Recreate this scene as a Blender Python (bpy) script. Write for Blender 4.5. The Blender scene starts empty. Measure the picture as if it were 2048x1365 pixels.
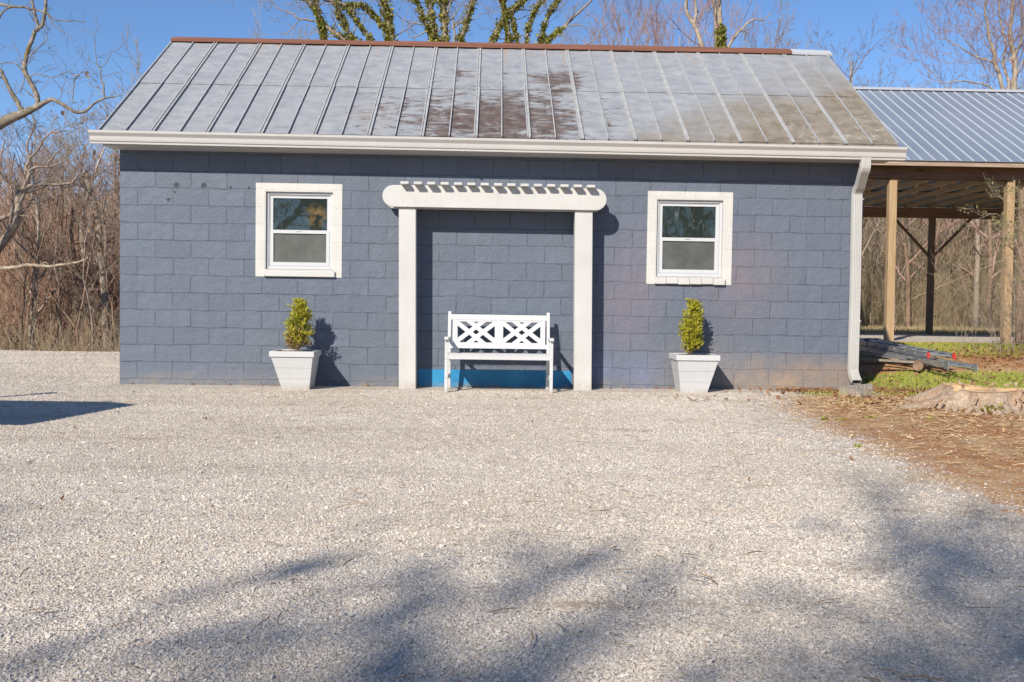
import bpy, math
import numpy as np
from mathutils import Vector
S = bpy.context.scene
COL = S.collection
# ------------------------------------------------------------ camera
F, CX, CY, CZ, YAW, PITCH, ROLL = 2000., 4.3393, -11.8182, .9917, .0222, .0352, .0146
cy_, sy_ = math.cos(YAW), math.sin(YAW)
FWD = np.array([sy_*math.cos(PITCH), cy_*math.cos(PITCH), -math.sin(PITCH)])
RT0 = np.array([cy_, -sy_, 0.]); UP0 = np.cross(RT0, FWD)
RT = math.cos(ROLL)*RT0+math.sin(ROLL)*UP0; UP = -math.sin(ROLL)*RT0+math.cos(ROLL)*UP0
CP = np.array([CX, CY, CZ])
cam = bpy.data.cameras.new('camera'); co = bpy.data.objects.new('camera', cam); COL.objects.link(co)
cam.sensor_width = 36; cam.lens = F/2048*36; cam.clip_end = 3000; cam.clip_start = .05
from mathutils import Matrix
co.matrix_world = Matrix(((RT[0], UP[0], -FWD[0], CX), (RT[1], UP[1], -FWD[1], CY), (RT[2], UP[2], -FWD[2], CZ), (0, 0, 0, 1)))
S.camera = co
def at(px, py, Y):
    v = FWD+(px-1024)/F*RT-(py-682.5)/F*UP
    return CP+(Y-CY)/v[1]*v
# ------------------------------------------------------------ light
SUN = np.array([.53, 1., -.69])          # direction the light travels
el = math.atan2(.69, math.hypot(.53, 1.)); az = math.atan2(-.53, -1.)   # towards the sun, from +Y clockwise
w = bpy.data.worlds.new('World'); S.world = w; w.use_nodes = True
nt = w.node_tree; bg = nt.nodes['Background']
sk = nt.nodes.new('ShaderNodeTexSky'); sk.sky_type = 'NISHITA'; sk.sun_disc = False
sk.sun_elevation = el; sk.sun_rotation = az; sk.altitude = 100; sk.air_density = .8; sk.dust_density = 0.; sk.ozone_density = 6.
nt.links.new(sk.outputs[0], bg.inputs[0]); bg.inputs[1].default_value = .122
sl = bpy.data.lights.new('sun', 'SUN'); so = bpy.data.objects.new('sun', sl); COL.objects.link(so)
sl.energy = 4.8; sl.angle = math.radians(.55); sl.color = (1., .925, .81)
so.rotation_euler = Vector(SUN).to_track_quat('-Z', 'Y').to_euler()
so.location = (-20, -30, 20)
S.view_settings.view_transform = 'Standard'; S.view_settings.look = 'None'
S.view_settings.exposure = .23; S.view_settings.gamma = 1
S.render.engine = 'CYCLES'
# ------------------------------------------------------------ materials
class N:
    def __init__(s, name, rough=.7, spec=.3, metal=0.):
        s.m = bpy.data.materials.new(name); s.m.use_nodes = True
        s.t = s.m.node_tree; s.b = s.t.nodes['Principled BSDF']
        s.b.inputs['Roughness'].default_value = rough; s.b.inputs['Specular IOR Level'].default_value = spec
        s.b.inputs['Metallic'].default_value = metal
        s.tc = s.t.nodes.new('ShaderNodeTexCoord')
    def n(s, t, **k):
        o = s.t.nodes.new(t)
        for a, b in k.items(): setattr(o, a, b)
        return o
    def l(s, a, b):
        if isinstance(a, (int, float)): b.default_value = a if not hasattr(b.default_value, '__len__') else (a,)*len(b.default_value)
        elif isinstance(a, (tuple, list)): b.default_value = (*a, 1) if len(b.default_value) == 4 and len(a) == 3 else a
        else: s.t.links.new(a, b)
    @property
    def obj(s): return s.tc.outputs['Object']
    def noise(s, scale, detail=4, vec=None, rough=.55, dist=0, out='Fac'):
        o = s.n('ShaderNodeTexNoise'); o.inputs['Scale'].default_value = scale; o.inputs['Detail'].default_value = detail
        o.inputs['Roughness'].default_value = rough; o.inputs['Distortion'].default_value = dist
        s.l(s.obj if vec is None else vec, o.inputs['Vector']); return o.outputs[out]
    def vor(s, scale, vec=None, out='Distance', feat='F1', rnd=1.):
        o = s.n('ShaderNodeTexVoronoi'); o.feature = feat; o.inputs['Scale'].default_value = scale; o.inputs['Randomness'].default_value = rnd
        s.l(s.obj if vec is None else vec, o.inputs['Vector']); return o.outputs[out]
    def math(s, op, a, b=0., c=0.):
        o = s.n('ShaderNodeMath', operation=op); s.l(a, o.inputs[0]); s.l(b, o.inputs[1]); s.l(c, o.inputs[2]); return o.outputs[0]
    def vm(s, op, a, b):
        o = s.n('ShaderNodeVectorMath', operation=op); s.l(a, o.inputs[0]); s.l(b, o.inputs[1])
        return o.outputs['Value'] if op in ('LENGTH', 'DISTANCE') else o.outputs[0]
    def ramp(s, f, *st, interp='LINEAR'):
        o = s.n('ShaderNodeValToRGB'); e = o.color_ramp.elements; o.color_ramp.interpolation = interp
        while len(e) < len(st): e.new(.5)
        for q, (p, c) in zip(e, st):
            q.position = p; q.color = (*((c,)*3 if isinstance(c, (int, float)) else c), 1)
        s.l(f, o.inputs[0]); return o.outputs[0]
    def rng(s, f, a, b, c=0., d=1.):
        o = s.n('ShaderNodeMapRange'); s.l(f, o.inputs[0])
        for i, v in enumerate((a, b, c, d)): s.l(v, o.inputs[i+1])
        return o.outputs[0]
    def mix(s, f, a, b, mode='MIX'):
        o = s.n('ShaderNodeMix', data_type='RGBA', blend_type=mode); s.l(f, o.inputs[0]); s.l(a, o.inputs[6]); s.l(b, o.inputs[7]); return o.outputs[2]
    def sep(s, v=None):
        o = s.n('ShaderNodeSeparateXYZ'); s.l(s.obj if v is None else v, o.inputs[0]); return o.outputs
    def comb(s, x, y, z):
        o = s.n('ShaderNodeCombineXYZ'); s.l(x, o.inputs[0]); s.l(y, o.inputs[1]); s.l(z, o.inputs[2]); return o.outputs[0]
    def island(s): return s.n('ShaderNodeNewGeometry').outputs['Random Per Island']
    def attr(s, name):
        o = s.n('ShaderNodeAttribute'); o.attribute_name = name; return o.outputs['Color']
    def col(s, c): s.l(c, s.b.inputs['Base Color']); return s
    def rough(s, c): s.l(c, s.b.inputs['Roughness']); return s
    def bump(s, h, strength=.5, dist=.01, prev=None):
        o = s.n('ShaderNodeBump'); o.inputs['Strength'].default_value = strength; o.inputs['Distance'].default_value = dist
        s.l(h, o.inputs['Height'])
        if prev is not None: s.l(prev, o.inputs['Normal'])
        s.l(o.outputs[0], s.b.inputs['Normal']); return o.outputs[0]

def spot(m, cx, cy, cz, rx, ry, rz):          # soft ellipsoid mask 1 in the middle
    v = m.vm('SUBTRACT', m.obj, (cx, cy, cz)); v = m.vm('DIVIDE', v, (rx, ry, rz))
    return m.rng(m.vm('LENGTH', v, (0, 0, 0)), .1, 1., 1., 0.)

def block_mat(name, axis, base, stains=False, jz=.07, k=1.):
    m = N(name, .62, .35); x, y, z = m.sep()
    wob = m.vm('SCALE', m.vm('SUBTRACT', m.noise(2.5, 3, out='Color'), (.5, .5, .5)), 0); 
    wob.node.inputs['Scale'].default_value = .045
    wob2 = m.vm('SCALE', m.vm('SUBTRACT', m.noise(28, 3, out='Color'), (.5, .5, .5)), 0)
    wob2.node.inputs['Scale'].default_value = .02
    v = m.comb(x if axis == 'x' else y, m.math('SUBTRACT', z, jz), 0)
    v = m.vm('ADD', m.vm('ADD', v, wob), wob2)
    b = m.n('ShaderNodeTexBrick'); m.l(v, b.inputs['Vector'])
    b.inputs['Scale'].default_value = 1; b.inputs['Brick Width'].default_value = .4145; b.inputs['Row Height'].default_value = .2032
    b.inputs['Mortar Size'].default_value = .0075; b.inputs['Mortar Smooth'].default_value = .6
    b.inputs['Color1'].default_value = (0, 0, 0, 1); b.inputs['Color2'].default_value = (1, 1, 1, 1); b.inputs['Mortar'].default_value = (.5, .5, .5, 1)
    mort = b.outputs['Fac']; per = b.outputs['Color']
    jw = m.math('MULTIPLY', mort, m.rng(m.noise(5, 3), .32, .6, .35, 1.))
    rough_n = m.noise(45, 6, rough=.65); pit = m.rng(m.noise(75, 2), .64, .74, 0., 1.)
    rb = m.math('GREATER_THAN', m.math('ADD', m.math('MULTIPLY', per, .8), m.rng(m.noise(1.3, 2), .3, .7, 0, .35)), .6)
    h = m.math('MULTIPLY', jw, -1.5)
    h = m.math('ADD', h, m.math('MULTIPLY', rough_n, m.math('ADD', .3, m.math('MULTIPLY', rb, .45))))
    h = m.math('SUBTRACT', h, m.math('MULTIPLY', pit, .4))
    h = m.math('ADD', h, m.math('MULTIPLY', m.noise(7, 4, rough=.6), 1.3))
    ripple = m.noise(1., 2, vec=m.comb(m.math('MULTIPLY', x if axis == 'x' else y, 9.), 0, m.math('MULTIPLY', z, 1.5)))
    c = m.mix(m.rng(ripple, .35, .7, 0, .35), base, tuple(q*1.22 for q in base))
    c = m.mix(m.math('MULTIPLY', per, .3), c, tuple(q*.82 for q in base)); c = m.mix(m.math('MULTIPLY', pit, .5), c, tuple(q*.5 for q in base)); c = m.mix(m.math('MULTIPLY', m.rng(m.noise(38, 4), .6, .72), .3), c, tuple(min(1, q*1.5) for q in base))
    c = m.mix(m.math('MULTIPLY', m.rng(m.noise(1.1, 4), .45, .8, 0, 1), .35), c, (base[0]*1.25, base[1]*1.12, base[2]*1.02))
    dk = m.rng(m.noise(9, 4), .5, .7); c = m.mix(m.math('MULTIPLY', m.rng(jw, .35, .9), m.math('ADD', .38*k, m.math('MULTIPLY', dk, .6*k))), c, tuple(q*.42 for q in base))  # joint shadow lines painted into the colour, with dirt in places
    if stains:
        for (sx, sz, rx, rz, cc, k) in ((7.3, 1.35, .7, .75, (.235, .175, .19), .55), (6.05, 1.25, .5, .9, (.22, .17, .2), .6), (5.9, .8, .5, .6, (.19, .17, .22), .5),
                                        (7.9, .12, 1.3, .42, (.36, .255, .17), .9), (6.9, .3, .8, .5, (.28, .24, .22), .6), (8.4, .15, .6, .35, (.3, .22, .16), .6),
                                        (5.6, .25, .35, .35, (.24, .25, .42), .5), (6.15, .2, .3, .3, (.24, .25, .42), .5), (1.2, .05, 1.6, .16, (.2, .2, .22), .5)):
            k2 = m.math('MULTIPLY', spot(m, sx, 0, sz, rx, 5, rz), m.rng(m.noise(5, 4), .3, .65, .35, 1.))
            c = m.mix(m.math('MULTIPLY', k2, k), c, cc)
        wh = m.math('MULTIPLY', m.rng(m.noise(60, 2), .73, .76, 0, 1), m.rng(m.noise(2.2, 2), .52, .6, 0, 1))
        c = m.mix(m.math('MULTIPLY', wh, .7), c, (.5, .52, .6))
        for hx, hz, r in ((.66, 2.34, .034), (.975, 2.34, .034), (1.29, 2.325, .016), (1.5, 2.322, .016), (.57, 2.17, .024), (1.6, 2.31, .014), (.64, 2.26, .012)):
            d = m.vm('DISTANCE', m.comb(x, 0, z), (hx, 0, hz))
            d = m.math('ADD', d, m.math('MULTIPLY', m.math('SUBTRACT', m.noise(55, 4, rough=.7), .5), .055))
            hm = m.rng(d, r*.5, r, 1., 0.); h = m.math('SUBTRACT', h, m.math('MULTIPLY', hm, 3.))
            c = m.mix(m.math('MULTIPLY', hm, .75), c, (.025, .03, .04))
    if stains:
        sd = m.math('MULTIPLY', m.rng(z, .03, .20, 1., 0.), m.rng(m.noise(4, 6, rough=.7), .38, .66)); c = m.mix(m.math('MULTIPLY', sd, .6), c, (.27, .235, .195))
    m.col(c); m.bump(h, 1.*k, .026); return m.m

def paint(name, c, rough=.5, var=.06, wear=0., grain=0., foot=0.):
    m = N(name, rough, .35); n = m.noise(3, 4)
    k = m.mix(m.rng(n, .3, .7), tuple(q*(1-var) for q in c), tuple(min(1, q*(1+var*.4)) for q in c))
    if wear: k = m.mix(m.math('MULTIPLY', m.rng(m.noise(22, 5, rough=.7), .62, .72), wear), k, (c[0]*.6, c[1]*.55, c[2]*.45))
    if foot:
        zz = m.sep(m.n('ShaderNodeNewGeometry').outputs['Position'])[2]; f = m.math('MULTIPLY', m.rng(zz, .02, foot, 1., 0.), m.rng(m.noise(14, 5, rough=.7), .3, .65)); k = m.mix(m.math('MULTIPLY', f, .7), k, (.34, .27, .20))
        v = m.rng(m.noise(1, 3, vec=m.comb(m.math('MULTIPLY', m.sep()[0], 30.), m.math('MULTIPLY', m.sep()[1], 30.), m.math('MULTIPLY', m.sep()[2], 1.5))), .55, .75); k = m.mix(m.math('MULTIPLY', v, .22), k, tuple(q*.72 for q in c))
    m.col(k)
    if grain:
        x, y, z = m.sep(); m.bump(m.noise(1, 4, vec=m.comb(m.math('MULTIPLY', x, 60.), m.math('MULTIPLY', y, 60.), m.math('MULTIPLY', z, 8.))), grain, .004)
    else: m.bump(m.noise(90, 3), .12, .002)
    return m.m
def wood(name, c1, c2, axis=2, rough=.75, scale=1., bumpk=.4):
    m = N(name, rough, .2); x, y, z = m.sep(); k = [45., 45., 45.]; k[axis] = 2.2
    v = m.comb(*[m.math('MULTIPLY', q, f*scale) for q, f in zip((x, y, z), k)])
    g = m.noise(1, 5, vec=v, dist=.6); kn = m.rng(m.vor(1., vec=m.comb(*[m.math('MULTIPLY', q, f) for q, f in zip((x, y, z), [7. if i != axis else 1.6 for i in range(3)])])), .05, .16, 1., 0.)
    c = m.mix(m.rng(g, .3, .7), c1, c2); c = m.mix(m.math('MULTIPLY', kn, .75), c, tuple(q*.35 for q in c1))
    c = m.mix(m.math('MULTIPLY', m.rng(m.noise(2, 3), .4, .8), .35), c, tuple(q*.7 for q in c1))
    m.col(c); m.bump(g, bumpk, .004); return m.m
def bark(name, c1, c2, moss=0.):
    m = N(name, .9, .1); n = m.noise(9, 5, rough=.7); c = m.mix(m.rng(n, .35, .65), c1, c2)
    if moss: c = m.mix(m.math('MULTIPLY', m.rng(m.noise(3.5, 4), .55, .68), moss), c, (.16, .13, .035))
    m.col(c); m.bump(m.noise(40, 4), .6, .02); return m.m
def flat_var(name, *cols, rough=.8, spec=.2, trans=0.):
    m = N(name, rough, spec); n = len(cols)
    m.col(m.ramp(m.island(), *[(i/(max(1, n-1)), c) for i, c in enumerate(cols)]))
    if trans:
        d = m.n('ShaderNodeBsdfTranslucent'); m.l(m.b.inputs['Base Color'].links[0].from_socket, d.inputs[0])
        x = m.n('ShaderNodeMixShader'); x.inputs[0].default_value = trans
        m.l(m.b.outputs[0], x.inputs[1]); m.l(d.outputs[0], x.inputs[2]); m.l(x.outputs[0], m.t.nodes['Material Output'].inputs[0])
    return m.m

BLUE = (.124, .148, .192)
M = {}
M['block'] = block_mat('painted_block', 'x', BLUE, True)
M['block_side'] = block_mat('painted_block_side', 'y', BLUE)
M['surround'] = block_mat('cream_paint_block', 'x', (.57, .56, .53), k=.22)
M['cream'] = paint('cream_paint', (.57, .56, .53), .55, wear=.15)
M['vinyl'] = paint('white_vinyl', (.56, .57, .58), .35, .03)
M['trimwhite'] = paint('white_wood_paint', (.55, .54, .515), .55, .07, .35, .5, .16)
M['bench'] = paint('white_bench_paint', (.58, .58, .58), .42, .04, 0, 0, .08)
M['gutter'] = paint('white_gutter', (.53, .51, .485), .4, .05, .1)
M['spout'] = paint('white_downspout', (.52, .51, .485), .42, .07, .6, 0, .4)
M['pot'] = paint('white_planter', (.56, .56, .56), .45, .05, .2, 0, .1)
m = N('bright_blue_paint', .45, .35); k = m.mix(m.rng(m.noise(4, 5, rough=.7), .35, .7), (.022, .20, .42), (.04, .30, .55)); k = m.mix(m.math('MULTIPLY', m.rng(m.noise(26, 4, rough=.7), .66, .72), .8), k, (.11, .14, .19))
k = m.mix(m.math('MULTIPLY', m.rng(m.sep()[2], .02, .09, 1., 0.), m.rng(m.noise(9, 5), .4, .6)), k, (.22, .22, .21)); m.col(k); m.bump(m.noise(40, 5, rough=.7), .6, .006); M['bluestrip'] = m.m
M['bolt'] = paint('bolt_steel', (.3, .3, .3), .4)
M['dark'] = paint('dark_inside', (.02, .02, .02), .9)
def glass_mat():
    m = N('window_glass', .03, .5); m.b.inputs['IOR'].default_value = 1.8
    x, y, z = m.sep()
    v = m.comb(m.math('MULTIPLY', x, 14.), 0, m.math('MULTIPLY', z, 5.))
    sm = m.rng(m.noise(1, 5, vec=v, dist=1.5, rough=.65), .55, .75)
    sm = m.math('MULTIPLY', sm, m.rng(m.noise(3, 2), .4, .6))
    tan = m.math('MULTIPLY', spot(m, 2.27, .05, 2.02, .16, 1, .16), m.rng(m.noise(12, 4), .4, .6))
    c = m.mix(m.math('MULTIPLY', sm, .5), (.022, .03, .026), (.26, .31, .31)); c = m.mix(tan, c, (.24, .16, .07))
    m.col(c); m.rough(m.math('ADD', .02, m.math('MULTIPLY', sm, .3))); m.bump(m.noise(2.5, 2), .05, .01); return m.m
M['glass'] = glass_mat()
def screen_mat():
    m = N('insect_screen', .5, .4); c = m.mix(m.rng(m.noise(4, 4), .35, .7), (.075, .078, .07), (.125, .13, .12))
    c = m.mix(m.math('MULTIPLY', m.rng(m.noise(55, 2), .72, .76), .6), c, (.5, .5, .42)); m.col(c); return m.m
M['screen'] = screen_mat()
M['wood_new'] = wood('treated_pine', (.36, .235, .125), (.52, .37, .22))
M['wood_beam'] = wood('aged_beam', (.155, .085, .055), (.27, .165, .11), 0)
M['wood_fascia'] = wood('weathered_fascia', (.30, .21, .155), (.47, .37, .29), 0)
M['wood_truss'] = wood('truss_lumber', (.36, .25, .16), (.52, .39, .27), 1)
M['wood_old'] = wood('grey_board', (.20, .17, .14), (.34, .29, .24), 0)
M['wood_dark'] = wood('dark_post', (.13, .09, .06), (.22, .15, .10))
def old_roof():
    m = N('weathered_tin', .5, .45); x, y, z = m.sep()
    PW = 9.14/30.; X0 = -.10
    pan = m.math('DIVIDE', m.math('SUBTRACT', x, X0), PW); pid = m.math('FLOOR', pan)
    def wn(seed):
        o = m.n('ShaderNodeTexWhiteNoise', noise_dimensions='2D'); m.l(m.comb(pid, m.math('ADD', m.math('GREATER_THAN', y, .92), seed), 0), o.inputs['Vector']); return o.outputs['Value']
    r1 = wn(1.); r2 = wn(5.)
    st = m.comb(m.math('MULTIPLY', x, 3.), m.math('MULTIPLY', y, 6.), pid)
    n1 = m.noise(1.6, 5, vec=st, rough=.62)
    c = m.mix(m.rng(n1, .3, .7), (.255, .27, .29), (.365, .375, .385))
    c = m.mix(m.math('MULTIPLY', r1, .25), c, (.30, .32, .35))
    fine = m.noise(14, 5, vec=m.comb(x, m.math('MULTIPLY', y, 2.6), 0), rough=.7)
    c = m.mix(m.math('MULTIPLY', m.rng(fine, .5, .75), .4), c, (.50, .51, .52)); smg = m.noise(3.2, 5, vec=m.comb(x, m.math('MULTIPLY', y, .8), 0), rough=.7, dist=1.2); c = m.mix(m.math('MULTIPLY', m.rng(smg, .56, .7), .45), c, (.21, .22, .24)); c = m.mix(m.math('MULTIPLY', m.rng(smg, .42, .3), .4), c, (.47, .48, .49))
    # brown worn patch, middle
    reg = m.math('MAXIMUM', spot(m, 4.25, .1, 3.2, 2.1, 1.35, 9), m.math('MULTIPLY', spot(m, 5.15, 1.2, 3.9, .75, .75, 9), .95))
    reg = m.math('MAXIMUM', reg, m.math('MULTIPLY', spot(m, 3.9, 1.35, 3.9, .9, .5, 9), .6))
    blot = m.noise(2.2, 6, vec=m.comb(m.math('MULTIPLY', x, 1.1), m.math('MULTIPLY', y, 3.2), pid), rough=.72, dist=.4)
    st2 = m.noise(3.6, 7, vec=m.comb(m.math('MULTIPLY', x, .9), m.math('MULTIPLY', y, 3.4), m.math('MULTIPLY', pid, 3.7)), rough=.75, dist=.8)
    k = m.math('ADD', m.math('MULTIPLY', reg, .48), m.math('ADD', m.math('MULTIPLY', r2, .14), m.math('ADD', m.math('MULTIPLY', blot, .55), m.math('MULTIPLY', st2, 1.5))))
    fr = m.math('FRACT', pan); edge = m.rng(m.math('ABSOLUTE', m.math('SUBTRACT', fr, .5)), .3, .5, 0, .09)
    k = m.math('ADD', k, edge)
    c = m.mix(m.rng(k, 1.34, 1.50), c, m.mix(m.rng(m.noise(9, 4), .35, .65), (.095, .07, .06), (.175, .135, .115)))
    # tan weathering to the lower right
    g = m.math('ADD', m.math('MULTIPLY', m.math('SUBTRACT', x, 7.1), .36), m.math('MULTIPLY', m.math('SUBTRACT', .9, y), .52))
    g = m.math('ADD', g, m.math('MULTIPLY', m.math('SUBTRACT', m.noise(1.3, 5), .5), 1.1))
    tanc = m.mix(m.rng(m.noise(6, 5, rough=.7), .35, .65), (.185, .15, .105), (.31, .265, .205))
    c = m.mix(m.rng(g, .02, .62, 0, .96), c, tanc)
    # pale lime lines on the tan
    vl = m.vor(3.4, vec=m.vm('ADD', m.obj, m.vm('SCALE', m.noise(2.5, 4, out='Color'), 0)), feat='DISTANCE_TO_EDGE')
    vl.node.inputs['Vector'].links[0].from_node.inputs[1].links[0].from_node.inputs['Scale'].default_value = .5
    ln = m.math('MULTIPLY', m.rng(vl, .006, .02, 1., 0.), m.math('MULTIPLY', m.rng(g, .5, .8), m.rng(m.noise(2.1, 3), .48, .6)))
    c = m.mix(m.math('MULTIPLY', ln, .7), c, (.55, .53, .48))
    # rust runs from the cap
    rr = m.noise(1, 2, vec=m.comb(m.math('MULTIPLY', x, 9.), m.math('MULTIPLY', y, .6), 0))
    ru = m.math('MULTIPLY', m.rng(rr, .6, .7), m.rng(y, 1.2, 2.25)); c = m.mix(m.math('MULTIPLY', ru, .55), c, (.42, .27, .16))
    ru2 = m.math('MULTIPLY', spot(m, 2.9, .1, 3.1, .35, .5, 9), m.rng(m.noise(8, 4), .42, .6)); c = m.mix(m.math('MULTIPLY', ru2, .5), c, (.33, .25, .18))
    m.col(c); m.rough(m.rng(n1, .3, .7, .42, .6)); b = m.bump(m.noise(1.5, 3), .5, .03); m.bump(fine, .15, .004, b); return m.m
M['tin'] = old_roof()
m = N('seam_metal', .45, .5); m.col(m.mix(m.rng(m.noise(12, 4), .35, .65), (.36, .365, .37), (.47, .47, .46))); M['seam'] = m.m
m = N('rusty_cap', .7, .2); m.col(m.mix(m.rng(m.noise(2, 4, vec=m.comb(m.math('MULTIPLY', m.sep()[0], .6), m.math('MULTIPLY', m.sep()[1], 20.), m.math('MULTIPLY', m.sep()[2], 20.))), .35, .7), (.17, .075, .05), (.29, .13, .085))); m.bump(m.noise(30, 4), .3, .004); M['rust'] = m.m
m = N('new_flashing', .3, .5, .3); m.col((.72, .73, .75)); M['flash'] = m.m
m = N('galvalume', .38, .5, .25); m.col(m.mix(m.rng(m.noise(.7, 3), .35, .65), (.25, .295, .36), (.29, .335, .40))); M['galv'] = m.m
m = N('galv_rib', .35, .5, .1); m.col((.50, .53, .57)); M['galvrib'] = m.m
m = N('aluminium', .3, .5, .75); m.col(m.mix(m.rng(m.noise(6, 4), .35, .65), (.52, .54, .57), (.66, .67, .69))); M['alu'] = m.m
m = N('red_plastic', .4, .4); m.col((.55, .04, .025)); M['red'] = m.m
m = N('blue_plastic', .35, .4); m.col((.02, .06, .16)); M['blue'] = m.m
m = N('concrete', .9, .15); m.col(m.mix(m.rng(m.noise(9, 5, rough=.7), .35, .65), (.30, .25, .19), (.45, .40, .33))); m.bump(m.noise(60, 4), .5, .006); M['concrete'] = m.m
m = None
M['soil'] = flat_var('potting_soil', (.08, .045, .03), (.14, .08, .05))
def worn(m, c):
    x, y, z = m.sep(); n2 = m.noise(14, 4, rough=.65)
    c = m.mix(m.rng(m.noise(.55, 4), .42, .72, 0, .45), c, (.50, .42, .33))
    t = m.noise(1., 5, vec=m.comb(m.math('MULTIPLY', x, .8), m.math('MULTIPLY', y, 2.6), 0), rough=.65)
    c = m.mix(m.math('MULTIPLY', m.math('MULTIPLY', m.rng(t, .58, .68), m.rng(n2, .35, .6)), .7), c, (.33, .235, .15))
    t2 = m.noise(1., 4, vec=m.comb(m.math('MULTIPLY', x, .25), m.math('MULTIPLY', y, 1.6), 3), rough=.6)
    return m.mix(m.rng(t2, .48, .66, 0, .35), c, (.46, .40, .33))
def ground_mat():
    m = N('ground_surface', .92, .12)
    gr = m.n('ShaderNodeSeparateColor'); m.l(m.attr('zone'), gr.inputs[0]); D, G, Lf = gr.outputs[0], gr.outputs[1], gr.outputs[2]
    nz = m.noise(2.2, 6, rough=.65); nz2 = m.noise(14, 4, rough=.65); nf = m.noise(60, 3)
    wv = m.vm('ADD', m.obj, m.vm('SCALE', m.noise(40, 2, out='Color'), 0)); wv.node.inputs[1].links[0].from_node.inputs['Scale'].default_value = .012
    vo = m.n('ShaderNodeTexVoronoi'); vo.inputs['Scale'].default_value = 78.; m.l(wv, vo.inputs['Vector'])
    dist, cc = vo.outputs['Distance'], vo.outputs['Color']
    sc = m.n('ShaderNodeSeparateColor'); m.l(cc, sc.inputs[0])
    stone = m.ramp(sc.outputs[0], (0, (.42, .355, .29)), (.12, (.58, .51, .43)), (.45, (.68, .61, .525)), (.8, (.75, .68, .59)), (1, (.56, .51, .45)))
    stone = m.mix(m.math('MULTIPLY', m.math('GREATER_THAN', sc.outputs[1], .94), .75), stone, (.42, .27, .15))
    vo3 = m.n('ShaderNodeTexVoronoi'); vo3.inputs['Scale'].default_value = 34.; m.l(wv, vo3.inputs['Vector'])
    s3 = m.n('ShaderNodeSeparateColor'); m.l(vo3.outputs['Color'], s3.inputs[0])
    stone = m.mix(m.math('MULTIPLY', m.math('GREATER_THAN', s3.outputs[0], .965), .6), stone, (.16, .15, .145))
    big = m.noise(.55, 4); stone = m.mix(m.rng(big, .42, .72, 0, .3), stone, (.50, .42, .33))
    tyre = m.noise(1., 5, vec=m.comb(m.math('MULTIPLY', m.sep()[0], .8), m.math('MULTIPLY', m.sep()[1], 2.6), 0), rough=.65)
    stone = worn(m, stone)
    dirt = m.mix(m.rng(nz2, .3, .7), (.33, .135, .05), (.53, .27, .115))
    straw = m.mix(m.rng(m.noise(35, 4), .4, .65), (.48, .31, .15), (.66, .48, .27)); dirt = m.mix(m.rng(nz, .44, .60, 0, .8), dirt, straw)
    grass = m.mix(m.rng(m.noise(25, 4), .35, .65), (.22, .26, .04), (.44, .46, .10))
    grass = m.mix(m.rng(m.noise(3.3, 4), .45, .68, 0, .75), grass, (.30, .23, .12))
    leaf = m.mix(m.rng(m.noise(30, 3), .35, .65), (.15, .085, .05), (.36, .235, .15))
    def edge(z, lo=.42, hi=.58, k=.7):
        a = m.math('ADD', z, m.math('MULTIPLY', m.math('SUBTRACT', nz, .5), k)); a = m.math('ADD', a, m.math('MULTIPLY', m.math('SUBTRACT', nz2, .5), k*.8))
        a = m.math('ADD', a, m.math('MULTIPLY', m.math('SUBTRACT', nf, .5), k*.8)); return m.rng(a, lo, hi)
    eD = edge(D, .40, .58, .95); eG = edge(G); eL = edge(Lf)
    c = m.mix(eD, stone, dirt); c = m.mix(eG, c, grass); c = m.mix(eL, c, leaf)
    sp = m.math('MULTIPLY', m.math('GREATER_THAN', sc.outputs[2], .82), m.math('SUBTRACT', 1., m.math('MAXIMUM', eG, eL)))
    c = m.mix(m.math('MULTIPLY', sp, m.rng(D, 1.0, .35, .25, 1.)), c, m.mix(sc.outputs[0], (.45, .40, .34), (.70, .64, .57)))
    m.col(c)
    h = m.math('ADD', m.math('MULTIPLY', dist, -1.2), m.math('MULTIPLY', nf, .5))
    h = m.math('ADD', h, m.math('MULTIPLY', sc.outputs[1], .5))
    b = m.bump(m.noise(7, 3), .35, .05); m.bump(h, .55, .012, b); return m.m
M['ground'] = ground_mat()
m = N('limestone_chip', .85, .2); c = m.ramp(m.island(), (0, (.50, .43, .36)), (.2, (.65, .57, .485)), (.45, (.70, .63, .545)), (.7, (.66, .60, .535)), (.9, (.74, .68, .595)), (1, (.55, .48, .41)))
m.col(worn(m, c)); M['stone'] = m.m
M['grassb'] = flat_var('grass_blade', (.28, .33, .04), (.44, .48, .07), (.56, .56, .12), (.55, .47, .24), trans=.3)
M['drygrass'] = flat_var('dry_grass', (.36, .27, .15), (.50, .40, .25), (.30, .20, .11), trans=.25)
M['deadleaf'] = flat_var('dead_leaf', (.16, .075, .035), (.34, .17, .08), (.42, .26, .15), (.28, .14, .07), trans=.2)
M['tanleaf'] = flat_var('clinging_leaf', (.42, .27, .16), (.55, .38, .25), trans=.3)
M['chip'] = flat_var('wood_chip', (.55, .36, .17), (.66, .48, .28), (.40, .26, .14))
M['straw'] = flat_var('straw_bits', (.30, .17, .09), (.62, .45, .26), (.50, .34, .18), (.20, .12, .07), (.70, .55, .36))
M['twig'] = flat_var('fallen_twig', (.12, .08, .05), (.24, .16, .10), (.36, .22, .12))
M['ivy'] = flat_var('ivy_leaf', (.12, .135, .02), (.28, .28, .04), (.46, .42, .09), (.20, .21, .04), (.34, .25, .12), rough=.5, trans=.25)
M['arbor'] = flat_var('arborvitae_spray', (.18, .21, .015), (.46, .44, .04), (.66, .58, .08), (.33, .34, .03), trans=.3)
M['arborbrown'] = flat_var('dry_arborvitae', (.30, .17, .05), (.40, .25, .10), (.26, .24, .05), trans=.2)
M['bud'] = flat_var('spring_bud', (.26, .27, .10), (.38, .36, .18), trans=.3)
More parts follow.
